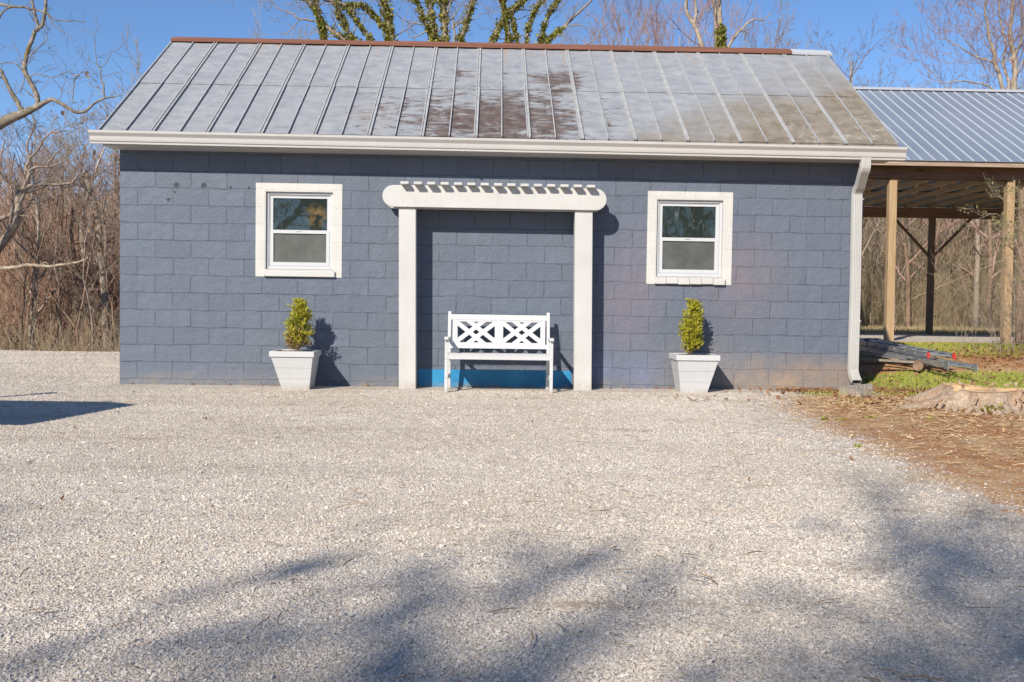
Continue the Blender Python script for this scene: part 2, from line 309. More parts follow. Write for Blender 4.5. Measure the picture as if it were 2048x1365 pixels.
M['oak'] = bark('oak_bark', (.13, .105, .08), (.34, .29, .23), .8)
M['greybark'] = bark('grey_bark', (.23, .18, .145), (.40, .33, .265))
M['palebark'] = bark('pale_bark', (.26, .205, .15), (.50, .41, .31))
M['brownbark'] = bark('brown_bark', (.17, .11, .078), (.32, .215, .155))
M['redtwig'] = bark('reddish_twig', (.32, .19, .155), (.46, .31, .26))
M['tanstem'] = flat_var('brush_stem', (.34, .20, .13), (.54, .34, .23), (.72, .53, .38), (.40, .23, .16), (.60, .36, .24), (.48, .35, .26), rough=.9)
M['farstem'] = flat_var('far_brush_stem', (.34, .25, .18), (.56, .43, .31), (.78, .66, .52), (.36, .25, .18), (.40, .38, .20), (.64, .49, .36), rough=.9)
M['tanstem2'] = flat_var('dry_brush_stem', (.48, .37, .25), (.42, .37, .22), (.34, .24, .15), (.60, .50, .36), (.28, .19, .12), (.50, .36, .24), rough=.9)
m = N('stump_bark', .9, .1); m.col(m.mix(m.rng(m.noise(12, 6, rough=.75, dist=1.), .35, .65), m.mix(m.rng(m.noise(3, 3), .42, .6), (.44, .31, .21), (.42, .22, .10)), (.66, .53, .40))); m.bump(m.noise(16, 6, rough=.75, dist=.8), 1., .04); M['stumpbark'] = m.m
m = N('fresh_cut', .75, .2); m.col(m.mix(m.rng(m.noise(9, 5), .4, .7), (.66, .48, .29), (.56, .28, .10))); m.bump(m.noise(50, 3), .4, .006); M['cut'] = m.m

# ------------------------------------------------------------ mesh helpers
class MB:
    def __init__(s): s.v = []; s.f = []; s.mi = []; s.c = 0; s.tubes = {}
    def poly(s, vs, fs, mi=0):
        b = s.c; s.v.extend([tuple(map(float, q)) for q in vs]); s.c += len(vs)
        for f in fs: s.f.append([b+i for i in f]); s.mi.append(mi)
    def box(s, x0, x1, y0, y1, z0, z1, mi=0):
        vs = [(x, y, z) for z in (z0, z1) for y in (y0, y1) for x in (x0, x1)]
        s.poly(vs, [(0, 2, 3, 1), (4, 5, 7, 6), (0, 1, 5, 4), (2, 6, 7, 3), (0, 4, 6, 2), (1, 3, 7, 5)], mi)
    def cbox(s, c, d, mi=0): s.box(c[0]-d[0]/2, c[0]+d[0]/2, c[1]-d[1]/2, c[1]+d[1]/2, c[2]-d[2]/2, c[2]+d[2]/2, mi)
    def hexa(s, lo, hi, mi=0):    # two rings of 4
        s.poly(list(lo)+list(hi), [(3, 2, 1, 0), (4, 5, 6, 7), (0, 1, 5, 4), (1, 2, 6, 5), (2, 3, 7, 6), (3, 0, 4, 7)], mi)
    def bar(s, a, b, wd, ht, up=(0, 0, 1), mi=0):
        a, b = Vector(a), Vector(b); d = (b-a).normalized(); u = Vector(up); r = d.cross(u).normalized(); u = r.cross(d).normalized()
        o = [(-1, -1), (1, -1), (1, 1), (-1, 1)]
        s.hexa([a+r*wd/2*i+u*ht/2*j for i, j in o], [b+r*wd/2*i+u*ht/2*j for i, j in o], mi)
    def prism(s, pts, off, mi=0): # closed polygon (3d pts) extruded by off
        n = len(pts); P = [Vector(p) for p in pts]; O = Vector(off)
        s.poly(P+[p+O for p in P], [list(range(n))[::-1], list(range(n, 2*n))]+[(i, (i+1) % n, n+(i+1) % n, n+i) for i in range(n)], mi)
    def lathe(s, prof, c, n=20, mi=0):
        vs = [(c[0]+r*math.cos(2*math.pi*i/n), c[1]+r*math.sin(2*math.pi*i/n), c[2]+z) for r, z in prof for i in range(n)]
        fs = [(k*n+i, k*n+(i+1) % n, (k+1)*n+(i+1) % n, (k+1)*n+i) for k in range(len(prof)-1) for i in range(n)]
        s.poly(vs, fs+[list(range(n))[::-1], list(range((len(prof)-1)*n, len(prof)*n))], mi)
    def tube(s, pts, rad, n=5):
        pts = np.asarray(pts, float); k = len(pts)
        s.tubes.setdefault((k, n), []).append((pts, np.asarray(rad, float)))
    def arrays(s):
        V = [np.array(s.v, float).reshape(-1, 3)] if s.v else []; base = s.c; Q = []
        for (k, n), L in s.tubes.items():
            P = np.array([a for a, _ in L]); Rr = np.array([b for _, b in L]); m_ = len(L)
            T = np.gradient(P, axis=1); T /= np.linalg.norm(T, axis=2, keepdims=True)+1e-9
            D = P[:, -1]-P[:, 0]; ref = np.where(np.abs(D[:, 2:3]) > .6*np.linalg.norm(D, axis=1, keepdims=True), [[1., .2, 0.]], [[0., .1, 1.]])
            ref = np.repeat(ref[:, None], k, 1); A = np.cross(T, ref); A /= np.linalg.norm(A, axis=2, keepdims=True)+1e-9; B = np.cross(T, A)
            th = np.arange(n)*2*np.pi/n
            ring = P[:, :, None]+Rr[:, :, None, None]*(A[:, :, None]*np.cos(th)[None, None, :, None]+B[:, :, None]*np.sin(th)[None, None, :, None])
            V.append(ring.reshape(-1, 3)); i = np.arange(k-1)[:, None]; j = np.arange(n)[None, :]
            q = np.stack([i*n+j, i*n+(j+1) % n, (i+1)*n+(j+1) % n, (i+1)*n+j], -1).reshape(-1, 4)
            Q.append((q[None]+(np.arange(m_)*k*n)[:, None, None]+base).reshape(-1, 4)); base += m_*k*n
        return (np.concatenate(V) if V else np.zeros((0, 3))), Q
    def build(s, name, mats, parent=None, smooth=False, origin=None):
        V, Q = s.arrays(); mats = mats if isinstance(mats, (list, tuple)) else [mats]
        if origin is not None: V = V-np.array(origin)
        Q = np.concatenate(Q) if Q else np.zeros((0, 4), int)
        tot = [len(f) for f in s.f]+[4]*len(Q)
        idx = np.concatenate([np.array([i for f in s.f for i in f], int), Q.ravel()]).astype(np.int32)
        me = bpy.data.meshes.new(name); me.vertices.add(len(V)); me.vertices.foreach_set('co', V.astype(np.float32).ravel())
        me.loops.add(len(idx)); me.loops.foreach_set('vertex_index', idx); me.polygons.add(len(tot))
        tot = np.array(tot, np.int32); me.polygons.foreach_set('loop_start', (np.cumsum(tot)-tot).astype(np.int32)); me.polygons.foreach_set('loop_total', tot)
        me.polygons.foreach_set('material_index', np.array(s.mi+[0]*len(Q), np.int32))
        me.polygons.foreach_set('use_smooth', np.array([smooth]*len(s.f)+[True]*len(Q), bool))
        me.update(calc_edges=True); me.validate()
        for mm in mats: me.materials.append(mm)
        return link(name, me, parent, origin)
def link(name, me, parent=None, origin=None):
    o = bpy.data.objects.new(name, me); COL.objects.link(o)
    if parent is not None: o.parent = parent
    if origin is not None: o.location = origin
    return o
def bulk(name, tv, tf, pos, mat3, mat, parent=None):   # many copies of a tiny template in one mesh
    tv = np.asarray(tv, float); n = len(pos); k = len(tv)
    V = np.einsum('nij,kj->nki', mat3, tv)+pos[:, None]; fl = [np.array(f) for f in tf]
    lens = np.array([len(f) for f in tf], np.int32); fi = np.concatenate(fl)
    idx = (fi[None]+(np.arange(n)*k)[:, None]).ravel().astype(np.int32); tot = np.tile(lens, n).astype(np.int32)
    me = bpy.data.meshes.new(name); me.vertices.add(n*k); me.vertices.foreach_set('co', V.astype(np.float32).ravel())
    me.loops.add(len(idx)); me.loops.foreach_set('vertex_index', idx); me.polygons.add(len(tot))
    me.polygons.foreach_set('loop_start', (np.cumsum(tot)-tot).astype(np.int32)); me.polygons.foreach_set('loop_total', tot)
    me.polygons.foreach_set('use_smooth', np.zeros(len(tot), bool))
    me.update(calc_edges=True); me.materials.append(mat); return link(name, me, parent)
def rots(rng, n, tilt=.3, scale=None, aniso=None):
    a = rng.uniform(0, 2*np.pi, n); t = rng.normal(0, tilt, n); u = rng.normal(0, tilt, n)
    ca, sa, ct, st, cu, su = np.cos(a), np.sin(a), np.cos(t), np.sin(t), np.cos(u), np.sin(u); z = np.zeros(n); o = np.ones(n)
    Rz = np.array([[ca, -sa, z], [sa, ca, z], [z, z, o]]).transpose(2, 0, 1)
    Rx = np.array([[o, z, z], [z, ct, -st], [z, st, ct]]).transpose(2, 0, 1); Ry = np.array([[cu, z, su], [z, o, z], [-su, z, cu]]).transpose(2, 0, 1)
    R = Rx@Ry@Rz
    if aniso is not None: R = R*aniso[:, None, :]
    if scale is not None: R = R*scale[:, None, None]
    return R
def tag(o, label=None, cat=None, group=None, kind=None):
    if label: o['label'] = label
    if cat: o['category'] = cat
    if group: o['group'] = group
    if kind: o['kind'] = kind
    return o
def empty(name, loc, label=None, cat=None, group=None):
    o = bpy.data.objects.new(name, None); COL.objects.link(o); o.location = loc; o.empty_display_size = .2; return tag(o, label, cat, group)
class Thing:    # builds parts in world coordinates under an empty
    def __init__(s, name, loc, label, cat, group=None): s.o = empty(name, loc, label, cat, group); s.l = tuple(loc)
    def part(s, mb, name, mats, smooth=False, label=None, parent=None):
        if parent is None: o = mb.build(name, mats, s.o, smooth, s.l); o.location = (0, 0, 0)
        else: o = mb.build(name, mats, parent, smooth, s.l); o.location = (0, 0, 0)
        if label: o['label'] = label
        return o
def dup(o, parent=None):
    c = o.copy(); COL.objects.link(c); c.parent = parent
    for ch in o.children: dup(ch, c)
    return c
def bevel(o, wdt=.003, seg=2):
    b = o.modifiers.new('b', 'BEVEL'); b.width = wdt; b.segments = seg; b.limit_method = 'ANGLE'; return o
def ss(a, b, x): t = np.clip((np.asarray(x, float)-a)/(b-a), 0, 1); return t*t*(3-2*t)
def gz(x, y):
    x = np.asarray(x, float); y = np.asarray(y, float)
    base = .004+.0045*np.clip(x, 0, 9)
    rise = .40*ss(-.6, 5.2, y)*ss(8.9, 10.2, x-.12*np.clip(y, 0, 6)*0)
    drop = -1.3*ss(7.2, 11., y)*(1-ss(1., 8., x))
    bump = .012*np.sin(x*1.3+y*.7)*np.sin(y*1.1-x*.4)*ss(1.2, 3., np.abs(y+.0))
    back = -.09*ss(8.9, 10, x)*ss(11, 17, y)
    return base+rise+drop+bump+back

# ------------------------------------------------------------ ground
def build_ground():
    def ax(lo, hi, step, far): 
        a = list(np.arange(lo, hi+1e-6, step)); s_ = step; x = a[-1]; up = []
        while x < far: s_ *= 1.25; x += s_; up.append(x)
        s_ = step; x = a[0]; dn = []
        while x > -far: s_ *= 1.25; x -= s_; dn.append(x)
        return np.array(dn[::-1]+a+up)
    X = ax(-7, 16, .08, 500); Y = ax(-11, 16, .08, 500); XX, YY = np.meshgrid(X, Y); ZZ = gz(XX, YY); nx, ny = len(X), len(Y)
    V = np.stack([XX, YY, ZZ], -1).reshape(-1, 3); i = np.arange(ny-1)[:, None]; j = np.arange(nx-1)[None]
    q = np.stack([i*nx+j, i*nx+j+1, (i+1)*nx+j+1, (i+1)*nx+j], -1).reshape(-1, 4)
    me = bpy.data.meshes.new('ground'); me.vertices.add(len(V)); me.vertices.foreach_set('co', V.astype(np.float32).ravel())
    me.loops.add(q.size); me.loops.foreach_set('vertex_index', q.astype(np.int32).ravel()); me.polygons.add(len(q))
    me.polygons.foreach_set('loop_start', (np.arange(len(q))*4).astype(np.int32)); me.polygons.foreach_set('loop_total', np.full(len(q), 4, np.int32))
    me.polygons.foreach_set('use_smooth', np.ones(len(q), bool)); me.update(calc_edges=True)
    x, y = V[:, 0], V[:, 1]; D, G, Lf = zones(x, y)
    ca = me.color_attributes.new('zone', 'FLOAT_COLOR', 'POINT'); ca.data.foreach_set('color', np.stack([D, G, Lf, np.ones_like(D)], 1).astype(np.float32).ravel())
    me.materials.append(M['ground']); tag(link('ground', me), kind='structure')
def zones(x, y):
    # dirt edge runs from the building's right corner towards the lower right
    xe = np.interp(y, [-9, -7.1, -5.9, -4.4, -2.7, -2, -1.0, -.4, .2, 8], [7.9, 6.75, 6.8, 6.9, 7.05, 7.2, 7.5, 8.2, 8.7, 8.7])
    D = ss(-.75, 1.0, x-xe)
    far = ss(-.2, .3, x-9.0)
    D = D*(1-ss(5.6, 6.2, y))
    G = np.exp(-((x-8.6)/1.0)**2-((y+.60)/.13)**2)*1.15
    G = np.maximum(G, .95*ss(8.9, 9.3, x)*ss(-.5, -.1, y)*(1-ss(1.3, 2.0, y)))
    G = np.maximum(G, .74*ss(9., 9.5, x)*ss(2.6, 3.3, y)*(1-ss(5.0, 5.5, y)))
    G = np.maximum(G, .8*ss(8.9, 9.5, x)*ss(13.5, 15., y))
    G = np.maximum(G, .45*np.exp(-((x-8.1)/.5)**2-((y+1.5)/.25)**2))
    Lf = .62*np.exp(-((x-8.35)/.55)**2-((y+.25)/.16)**2)+.75*np.exp(-((x-12.7)/1.1)**2-((y-3.2)/.9)**2)+.6*np.exp(-((x-9.6)/.5)**2-((y-.0)/.25)**2)
    Lf = np.maximum(Lf, .9*ss(26, 30, y)); Lf = np.maximum(Lf, .9*ss(7.3, 8., y)*(1-ss(7, 8.5, x)))
    Lf = np.maximum(Lf, .35*ss(8.9, 9.2, x)*(1-ss(9.4, 10, x))*ss(0, .5, y)*(1-ss(2, 3, y)))
    return np.clip(D, 0, 1), np.clip(G, 0, 1), np.clip(Lf, 0, 1)
build_ground()

# ------------------------------------------------------------ block building
L_, DP = 8.745, 4.6
RY, RZ, EY, EZ = 2.3, 4.605, -.35, 2.905          # ridge and eave lines
SL = (RZ-EZ)/(RY-EY)
BL = Thing('block_outbuilding', (0, 0, 0), 'dark blue painted concrete block outbuilding with a stained tin gable roof', 'building')
W1 = (1.684, 2.490, 1.376, 2.300); W2 = (6.280, 7.088, 1.360, 2.284); TW = 2.80
b = MB(); xs = [0, W1[0], W1[1], W2[0], W2[1], L_]
for a, c in ((0, W1[0]), (W1[1], W2[0]), (W2[1], L_)): b.box(a, c, 0, .19, -.3, TW)
for q in (W1, W2):
    b.box(q[0], q[1], 0, .19, -.3, q[2]); b.box(q[0], q[1], 0, .19, q[3], TW)
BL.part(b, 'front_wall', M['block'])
for nm, x0, x1 in (('side_wall', .0, .19), ('side_wall', L_-.19, L_)):
    b = MB(); ytop = TW
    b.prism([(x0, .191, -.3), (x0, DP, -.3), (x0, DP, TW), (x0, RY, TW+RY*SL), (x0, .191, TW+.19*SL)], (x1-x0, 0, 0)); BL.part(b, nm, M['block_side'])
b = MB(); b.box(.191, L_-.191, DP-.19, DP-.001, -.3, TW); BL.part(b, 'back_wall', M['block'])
b = MB(); b.box(.2, L_-.2, .6, .62, .1, TW); b.box(.2, L_-.2, .2, DP-.2, TW-.03, TW-.01); BL.part(b, 'interior_partition', M['dark'])
# roof
RX0, RX1 = -.10, 8.995; PW = (RX1-RX0)/30
def rp(x, y, h=0.):   # point on the front slope, h above it
    n = Vector((0, -SL, 1)).normalized(); return (x, y+n[1]*h, EZ+(y-EY)*SL+n[2]*h)
b = MB(); rng = np.random.default_rng(3)
nyq = 14
for i in range(30):      # each pan sags and lifts a touch
    x0, x1 = RX0+i*PW, RX0+(i+1)*PW; am = rng.uniform(.002, .008); ph = rng.uniform(0, 6)
    ys = list(np.linspace(EY, .92, 8))
    for seg, (ya, yb, lift) in enumerate(((EY, .92, 0.), (.90, RY-.01, .006))):
        ny2 = 8; nx2 = 5; vs = []
        for a in range(ny2):
            for c in range(nx2):
                u = c/(nx2-1); yy = ya+(yb-ya)*a/(ny2-1)
                vs.append(rp(x0+PW*u, yy, lift+am*math.sin(math.pi*u)*math.sin(yy*3+ph)))
        b.poly(vs, [(a*nx2+c, a*nx2+c+1, (a+1)*nx2+c+1, (a+1)*nx2+c) for a in range(ny2-1) for c in range(nx2-1)])
b.prism([(RX0, EY, EZ-.03), (RX0, EY, EZ-.006), (RX0, RY, RZ-.012), (RX0, 2*RY-EY, EZ), (RX0, 2*RY-EY, EZ-.03), (RX0, RY, RZ-.05)], (RX1-RX0, 0, 0))
roof = BL.part(b, 'roof', M['tin'], smooth=True)
for p_ in roof.data.polygons[-8:]: p_.use_smooth = False
b = MB(); rng = np.random.default_rng(5)
for i in range(31):
    x = RX0+i*PW; offs = (-.016, .016) if i % 2 == 0 and 0 < i < 30 else (0.,)
    if len(offs) == 2:
        for ya, yb in ((EY-.012, .91), (.90, RY-.03)): b.bar(rp(x, ya, .008), rp(x, yb, .008), .030, .012)
    for o_ in offs:
        for ya, yb in ((EY-.012, .91), (.90, RY-.03)):
            j = rng.uniform(-.004, .004, 2); a = rp(x+o_+j[0], ya, .012); c = rp(x+o_+j[1], yb, .012)
            b.bar(a, c, .009, .018)
            b.bar(rp(x+o_+j[0], ya, .0235), rp(x+o_+j[1], yb, .0235), .013, .005)
BL.part(b, 'roof_seam', M['seam'], parent=roof)
b = MB(); b.prism([(RX0-.01, RY-.12, RZ-.040), (RX0-.01, RY-.125, RZ-.022), (RX0-.01, RY-.02, RZ+.045), (RX0-.01, RY+.02, RZ+.045), (RX0-.01, RY+.12, RZ-.02)], (5.0, 0, 0))
b.prism([(RX0-.01+3.06, RY-.127, RZ-.043), (RX0-.01+3.06, RY-.132, RZ-.018), (RX0-.01+3.06, RY-.02, RZ+.052), (RX0-.01+3.06, RY+.02, RZ+.052), (RX0-.01+3.06, RY+.12, RZ-.016)], (8.50-RX0-3.05, 0, 0))
BL.part(b, 'ridge_cap', M['rust'])
b = MB(); b.prism([(8.5, RY-.128, RZ-.05), (8.5, RY-.14, RZ-.03), (8.5, RY-.02, RZ+.05), (8.5, RY+.02, RZ+.05), (8.5, RY+.12, RZ-.02)], (.56, 0, -.012)); BL.part(b, 'ridge_flashing', M['flash'])
b = MB(); b.box(RX0+.03, RX1-.02, EY+.03, EY+.06, EZ-.17, EZ-.035)
b.box(RX0+.03, RX1-.02, EY+.061, 0, EZ-.165, EZ-.150); BL.part(b, 'fascia', M['gutter'])
for xx in (RX0+.005, RX1-.03):
    b = MB(); b.prism([(xx, EY+.07, EZ-.15), (xx, EY+.07, EZ-.032), (xx, RY, RZ-.055), (xx, RY, RZ-.19)], (.025, 0, 0)); BL.part(b, 'rake_board', M['gutter'])
# K-style gutter; profile in (y, z), hollow
GX0, GX1 = -.19, 9.07
pr = [(EY+.028, .0), (EY+.028, -.13), (EY-.005, -.14), (EY-.03, -.14), (EY-.032, -.118), (EY-.045, -.112), (EY-.05, -.095), (EY-.055, -.06), (EY-.085, -.025), (EY-.088, -.0), (EY-.075, .004), (EY-.075, -.012)]
pr2 = [(EY-.07, -.02), (EY-.045, -.058), (EY-.038, -.1), (EY-.026, -.128), (EY+.02, -.124), (EY+.022, .0)]
gz0 = EZ-.012
def gs(x): return -.028*(x-GX0)/(GX1-GX0)
b = MB(); P = [(GX0, y, gz0+z+gs(GX0)) for y, z in pr+pr2]; b.prism(P, (GX1-GX0, 0, gs(GX1)-gs(GX0)))
cap = [(y, z) for y, z in pr[:10]]
for xx, dx in ((GX0-.004, .006), (GX1-.002, .006)): b.prism([(xx, y, gz0+z+gs(xx)) for y, z in cap], (dx, 0, 0))
gut = BL.part(b, 'gutter', M['gutter'])
b = MB(); b.box(4.0, 4.02, EY-.0515, EY+.02, gz0-.158, gz0-.141); BL.part(b, 'gutter_joint', M['gutter'], parent=gut)
# downspout, corrugated section swept along a path
def sweep(mb, path, prof, close=True):
    rings = []; n = len(prof); P = [Vector(p) for p in path]
    for i, p in enumerate(P):
        t = (P[min(i+1, len(P)-1)]-P[max(i-1, 0)]).normalized(); xa = Vector((1, 0, 0)); u = xa.cross(t).normalized()
        # mitre
        k = 1.
        if 0 < i < len(P)-1:
            d1 = (P[i]-P[i-1]).normalized(); k = 1/max(.5, t.dot(d1))
        rings.append([p+xa*a+u*(bb*k) for a, bb in prof])
    vs = [q for r in rings for q in r]
    mb.poly(vs, [(k*n+i, k*n+(i+1) % n, (k+1)*n+(i+1) % n, (k+1)*n+i) for k in range(len(P)-1) for i in range(n)])
prof = []; WD, DD = .050, .034
for i in range(21): prof.append((-WD+2*WD*i/20, -DD-(.009 if i % 4 else 0)))
for i in range(1, 10): prof.append((WD+(.003 if i % 3 else 0), -DD+2*DD*i/10))
for i in range(21): prof.append((WD-2*WD*i/20, DD+(.004 if i % 3 else 0)))
for i in range(1, 10): prof.append((-WD-(.003 if i % 3 else 0), DD-2*DD*i/10))
dx = 8.655
path = [(dx-.03, -.352, 2.75), (dx-.03, -.352, 2.66)]
for t in np.linspace(0, 1, 5)[1:]: path.append((dx-.03, -.352+.05*t**2, 2.66-.07*t))
path.append((dx-.01, -.15, 2.455))
for t in np.linspace(0, 1, 5)[1:]: path.append((dx-.01, -.15+.095*t*(2-t)*.95, 2.455-.10*t))
path += [(dx, -.058, 1.25), (dx, -.056, .30)]
for t in np.linspace(0, 1, 6)[1:]: path.append((dx, -.056-.05*t**1.8, .30-.09*t))
path.append((dx+.01, -.155, .150)); 
b = MB(); sweep(b, path, prof)
ds = BL.part(b, 'downspout', M['spout']); sol = ds.modifiers.new('s', 'SOLIDIFY'); sol.thickness = .004; sol.offset = -1
for z0_, z1_ in ((.862, .882), (2.30, 2.312)): b = MB(); b.box(dx-.060, dx+.060, -.099, -.0975, z0_, z1_); BL.part(b, 'strap', M['spout'], parent=ds)
# windows
def window(q, so_, tall):
    x0, x1, z0, z1 = q; X0, X1, Z0, Z1 = so_
    b = MB(); t = -.007
    b.box(X0, x0, t, 0-.0005, Z0, Z1); b.box(x1, X1, t, -.0005, Z0, Z1); b.box(x0, x1, t, -.0005, z1, Z1)
    b.box(x0-.001, x0+.012, t+.002, .1, z0, z1); b.box(x1-.012, x1+.001, t+.002, .1, z0, z1); b.box(x0+.0125, x1-.0125, t+.002, .1, z1-.012, z1+.001)
    BL.part(b, 'window_surround', M['surround'])
    b = MB(); n = 6 if x0 > 4 else 1; xl, xr = x0-.008, x1+.022; 
    for i in range(n):
        a, c = xl+(xr-xl)*i/n, xl+(xr-xl)*(i+1)/n; dz = .004*math.sin(i*2.1+x0)
        b.box(a+.0012, c-.0012, -.046+.004*math.cos(i*3.), .11, z0-.085+dz, z0-.012+dz*.3)
    b.box(x0, x1, -.02, .1, z0-.0115, z0+.004); bevel(BL.part(b, 'window_sill', M['cream']), .008)
    a0, a1, c0, c1 = x0+.013, x1-.013, z0+.008, z1-.013
    yf = .028
    def ring(mb, a0, a1, c0, c1, wx, wz, y0, y1):
        mb.box(a0, a0+wx, y0, y1, c0, c1); mb.box(a1-wx, a1, y0, y1, c0, c1); mb.box(a0+wx, a1-wx, y0, y1, c1-wz, c1); mb.box(a0+wx, a1-wx, y0, y1, c0, c0+wz)
    b = MB(); ring(b, a0, a1, c0, c1, .028, .03, yf, .11); ring(b, a0+.0285, a1-.0285, c0+.0305, c1-.0305, .014, .012, yf+.014, .11)
    fr = bevel(BL.part(b, 'window', M['vinyl']), .004)
    i0, i1, j0, j1 = a0+.043, a1-.043, c0+.043, c1-.043; zm = j0+(j1-j0)*.475
    b = MB(); ring(b, i0, i1, zm-.002, j1, .030, .026, yf+.022, yf+.05); BL.part(bevel and b, 'upper_sash', M['vinyl'], parent=fr)
    b = MB(); ring(b, i0+.001, i1-.001, j0, zm+.030, .036, .040, yf+.012, yf+.045); b.box(i0+.3, i0+.36, yf+.004, yf+.012, zm+.012, zm+.022); BL.part(b, 'lower_sash', M['vinyl'], parent=fr)
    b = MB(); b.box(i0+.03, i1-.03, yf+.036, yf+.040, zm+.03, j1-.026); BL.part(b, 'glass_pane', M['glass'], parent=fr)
    b = MB(); b.box(i0+.037, i1-.037, yf+.030, yf+.034, j0+.04, zm-.01); BL.part(b, 'insect_screen', M['screen'], parent=fr)
window(W1, (1.580, 2.588, 1.292, 2.386), 1); window(W2, (6.180, 7.190, 1.274, 2.369), 1)
b = MB(); b.box(3.5, 5.31, -.004, -.0005, -.05, .229); BL.part(b, 'painted_strip', M['bluestrip'])

# ------------------------------------------------------------ pergola frame against the wall
PG = Thing('wall_pergola', (4.4, -.25, .02), 'white painted timber pergola frame standing against the blue wall around the bench', 'pergola')
for x0, x1, zb, dx_ in ((3.302, 3.496, .018, -.022), (5.318, 5.520, .028, -.022)):
    b = MB(); g = .012; y0, y1 = -.335, -.15
    lo = [(x0, y0, zb), (x1, y0, zb), (x1, y1, zb), (x0, y1, zb)]; hi = [(x0+dx_, y0, 2.098), (x1+dx_, y0, 2.098), (x1+dx_, y1, 2.098), (x0+dx_, y1, 2.098)]
    b.hexa(lo, hi); bevel(PG.part(b, 'post', M['trimwhite']), .006)
    b = MB(); b.box(x0-.012, x1+.022, -.35, -.14, zb-.02, zb+.004); PG.part(b, 'post_base', M['trimwhite'])
def header(y0, y1, dz):
    pts = []; r = .123
    x0, x1, zc = 3.095, 5.652, 2.222
    for k in range(9):
        a = math.pi/2+math.pi*k/8; pts.append((x0+r+r*math.cos(a), y0, zc+dz+r*math.sin(a)*1.0))
    for k in range(9):
        a = -math.pi/2+math.pi*k/8; pts.append((x1-r+r*math.cos(a), y0, zc+dz-.004+r*math.sin(a)))
    b = MB(); b.prism(pts, (0, y1-y0, 0)); return b
bevel(PG.part(header(-.375, -.337, 0), 'header_board', M['trimwhite']), .004)
bevel(PG.part(header(-.148, -.110, 0), 'header_board', M['trimwhite']), .004)
for i in range(15):
    x = 3.309+i*(5.415-3.309)/14; rr = math.sin(i*5.3)*.004
    b = MB(); b.box(x, x+.092, -.485+rr*2, -.012, 2.3455+rr*.3-.0002*i, 2.374+rr*.3-.0002*i); bevel(PG.part(b, 'slat', M['trimwhite']), .003)

b = MB()
for x, z in ((3.33, 2.29), (3.33, 2.16), (3.46, 2.16), (5.35, 2.29), (5.35, 2.16), (5.48, 2.16), (4.4, 2.25), (4.4, 2.15)): b.cbox((x, -.3752, z), (.007, .002, .007))
PG.part(b, 'nail_heads', M['bolt'])['kind'] = 'stuff'
# ------------------------------------------------------------ bench
BX0, BX1, BY0, BY1, BZ = 3.842, 5.045, -.745, -.245, .024
BE = Thing('garden_bench', (4.44, -.5, BZ), 'white wooden garden bench with lattice back under the pergola', 'bench')
lw = .037
for x in (BX0, BX1-lw):
    b = MB(); b.box(x, x+lw, BY0, BY0+.045, BZ, .60); 
    for z in (.18, .385): b.lathe([(0.001, 0), (.006, 0)], (0, 0, 0), 6) if False else None
    lg = bevel(BE.part(b, 'front_leg', M['bench']), .003)
    for z in (.185, .40): b = MB(); b.cbox((x+lw/2, BY0-.001, z), (.009, .004, .009)); BE.part(b, 'bolt', M['bolt'], parent=lg)
for x in (BX0+.012, BX1-lw-.012):
    b = MB(); w2 = .036
    def q(y, z, d=.045): return [(x, y-d/2, z), (x+w2, y-d/2, z), (x+w2, y+d/2, z), (x, y+d/2, z)]
    st = [q(-.225, BZ, .04), q(-.265, .30), q(-.285, .44), q(-.262, .60), q(-.215, .86, .04), q(-.205, .905, .032), q(-.200, .918, .016)]
    vs = [p for r in st for p in r]; b.poly(vs, [(3, 2, 1, 0)]+[(k*4+i, k*4+(i+1) % 4, (k+1)*4+(i+1) % 4, (k+1)*4+i) for k in range(len(st)-1) for i in range(4)]+[(24, 25, 26, 27)])
    bevel(BE.part(b, 'rear_leg', M['bench']), .003)
for x in (BX0-.004, BX1-lw-.004):     # curved arm rests
    b = MB(); ar = [(BY0-.035, .600), (BY0-.045, .617), (BY0-.035, .634), (BY0, .641), (-.60, .632), (-.45, .622), (-.262, .628), (-.262, .605), (-.45, .598), (-.60, .604), (BY0+.02, .601)]
    b.prism([(x, y, z) for y, z in ar], (.045, 0, 0)); bevel(BE.part(b, 'armrest', M['bench']), .005)
b = MB()      # seat: front apron, side rails, slats
b.box(BX0+lw, BX1-lw, BY0+.006, BY0+.028, .390, .4385)
b.box(BX0+lw-.002, BX1-lw+.002, BY0+.004, BY0+.05, .4395, .4535)
for i in range(5):
    y = BY0+.062+i*.078; b.box(BX0+.012, BX1-.012, y, y+.066, .4395-.002*i, .4535-.002*i)
for x in (BX0+.008, BX1-.034): b.box(x, x+.026, BY0+.046, -.31, .39, .4285)
b.box(BX0+.05, BX1-.05, -.31, -.285, .385, .425)
bevel(BE.part(b, 'seat', M['bench']), .002)
for x in (BX0+.016, BX1-.038):
    b = MB(); b.box(x, x+.022, BY0+.047, -.26, .17, .205); BE.part(b, 'stretcher', M['bench'])
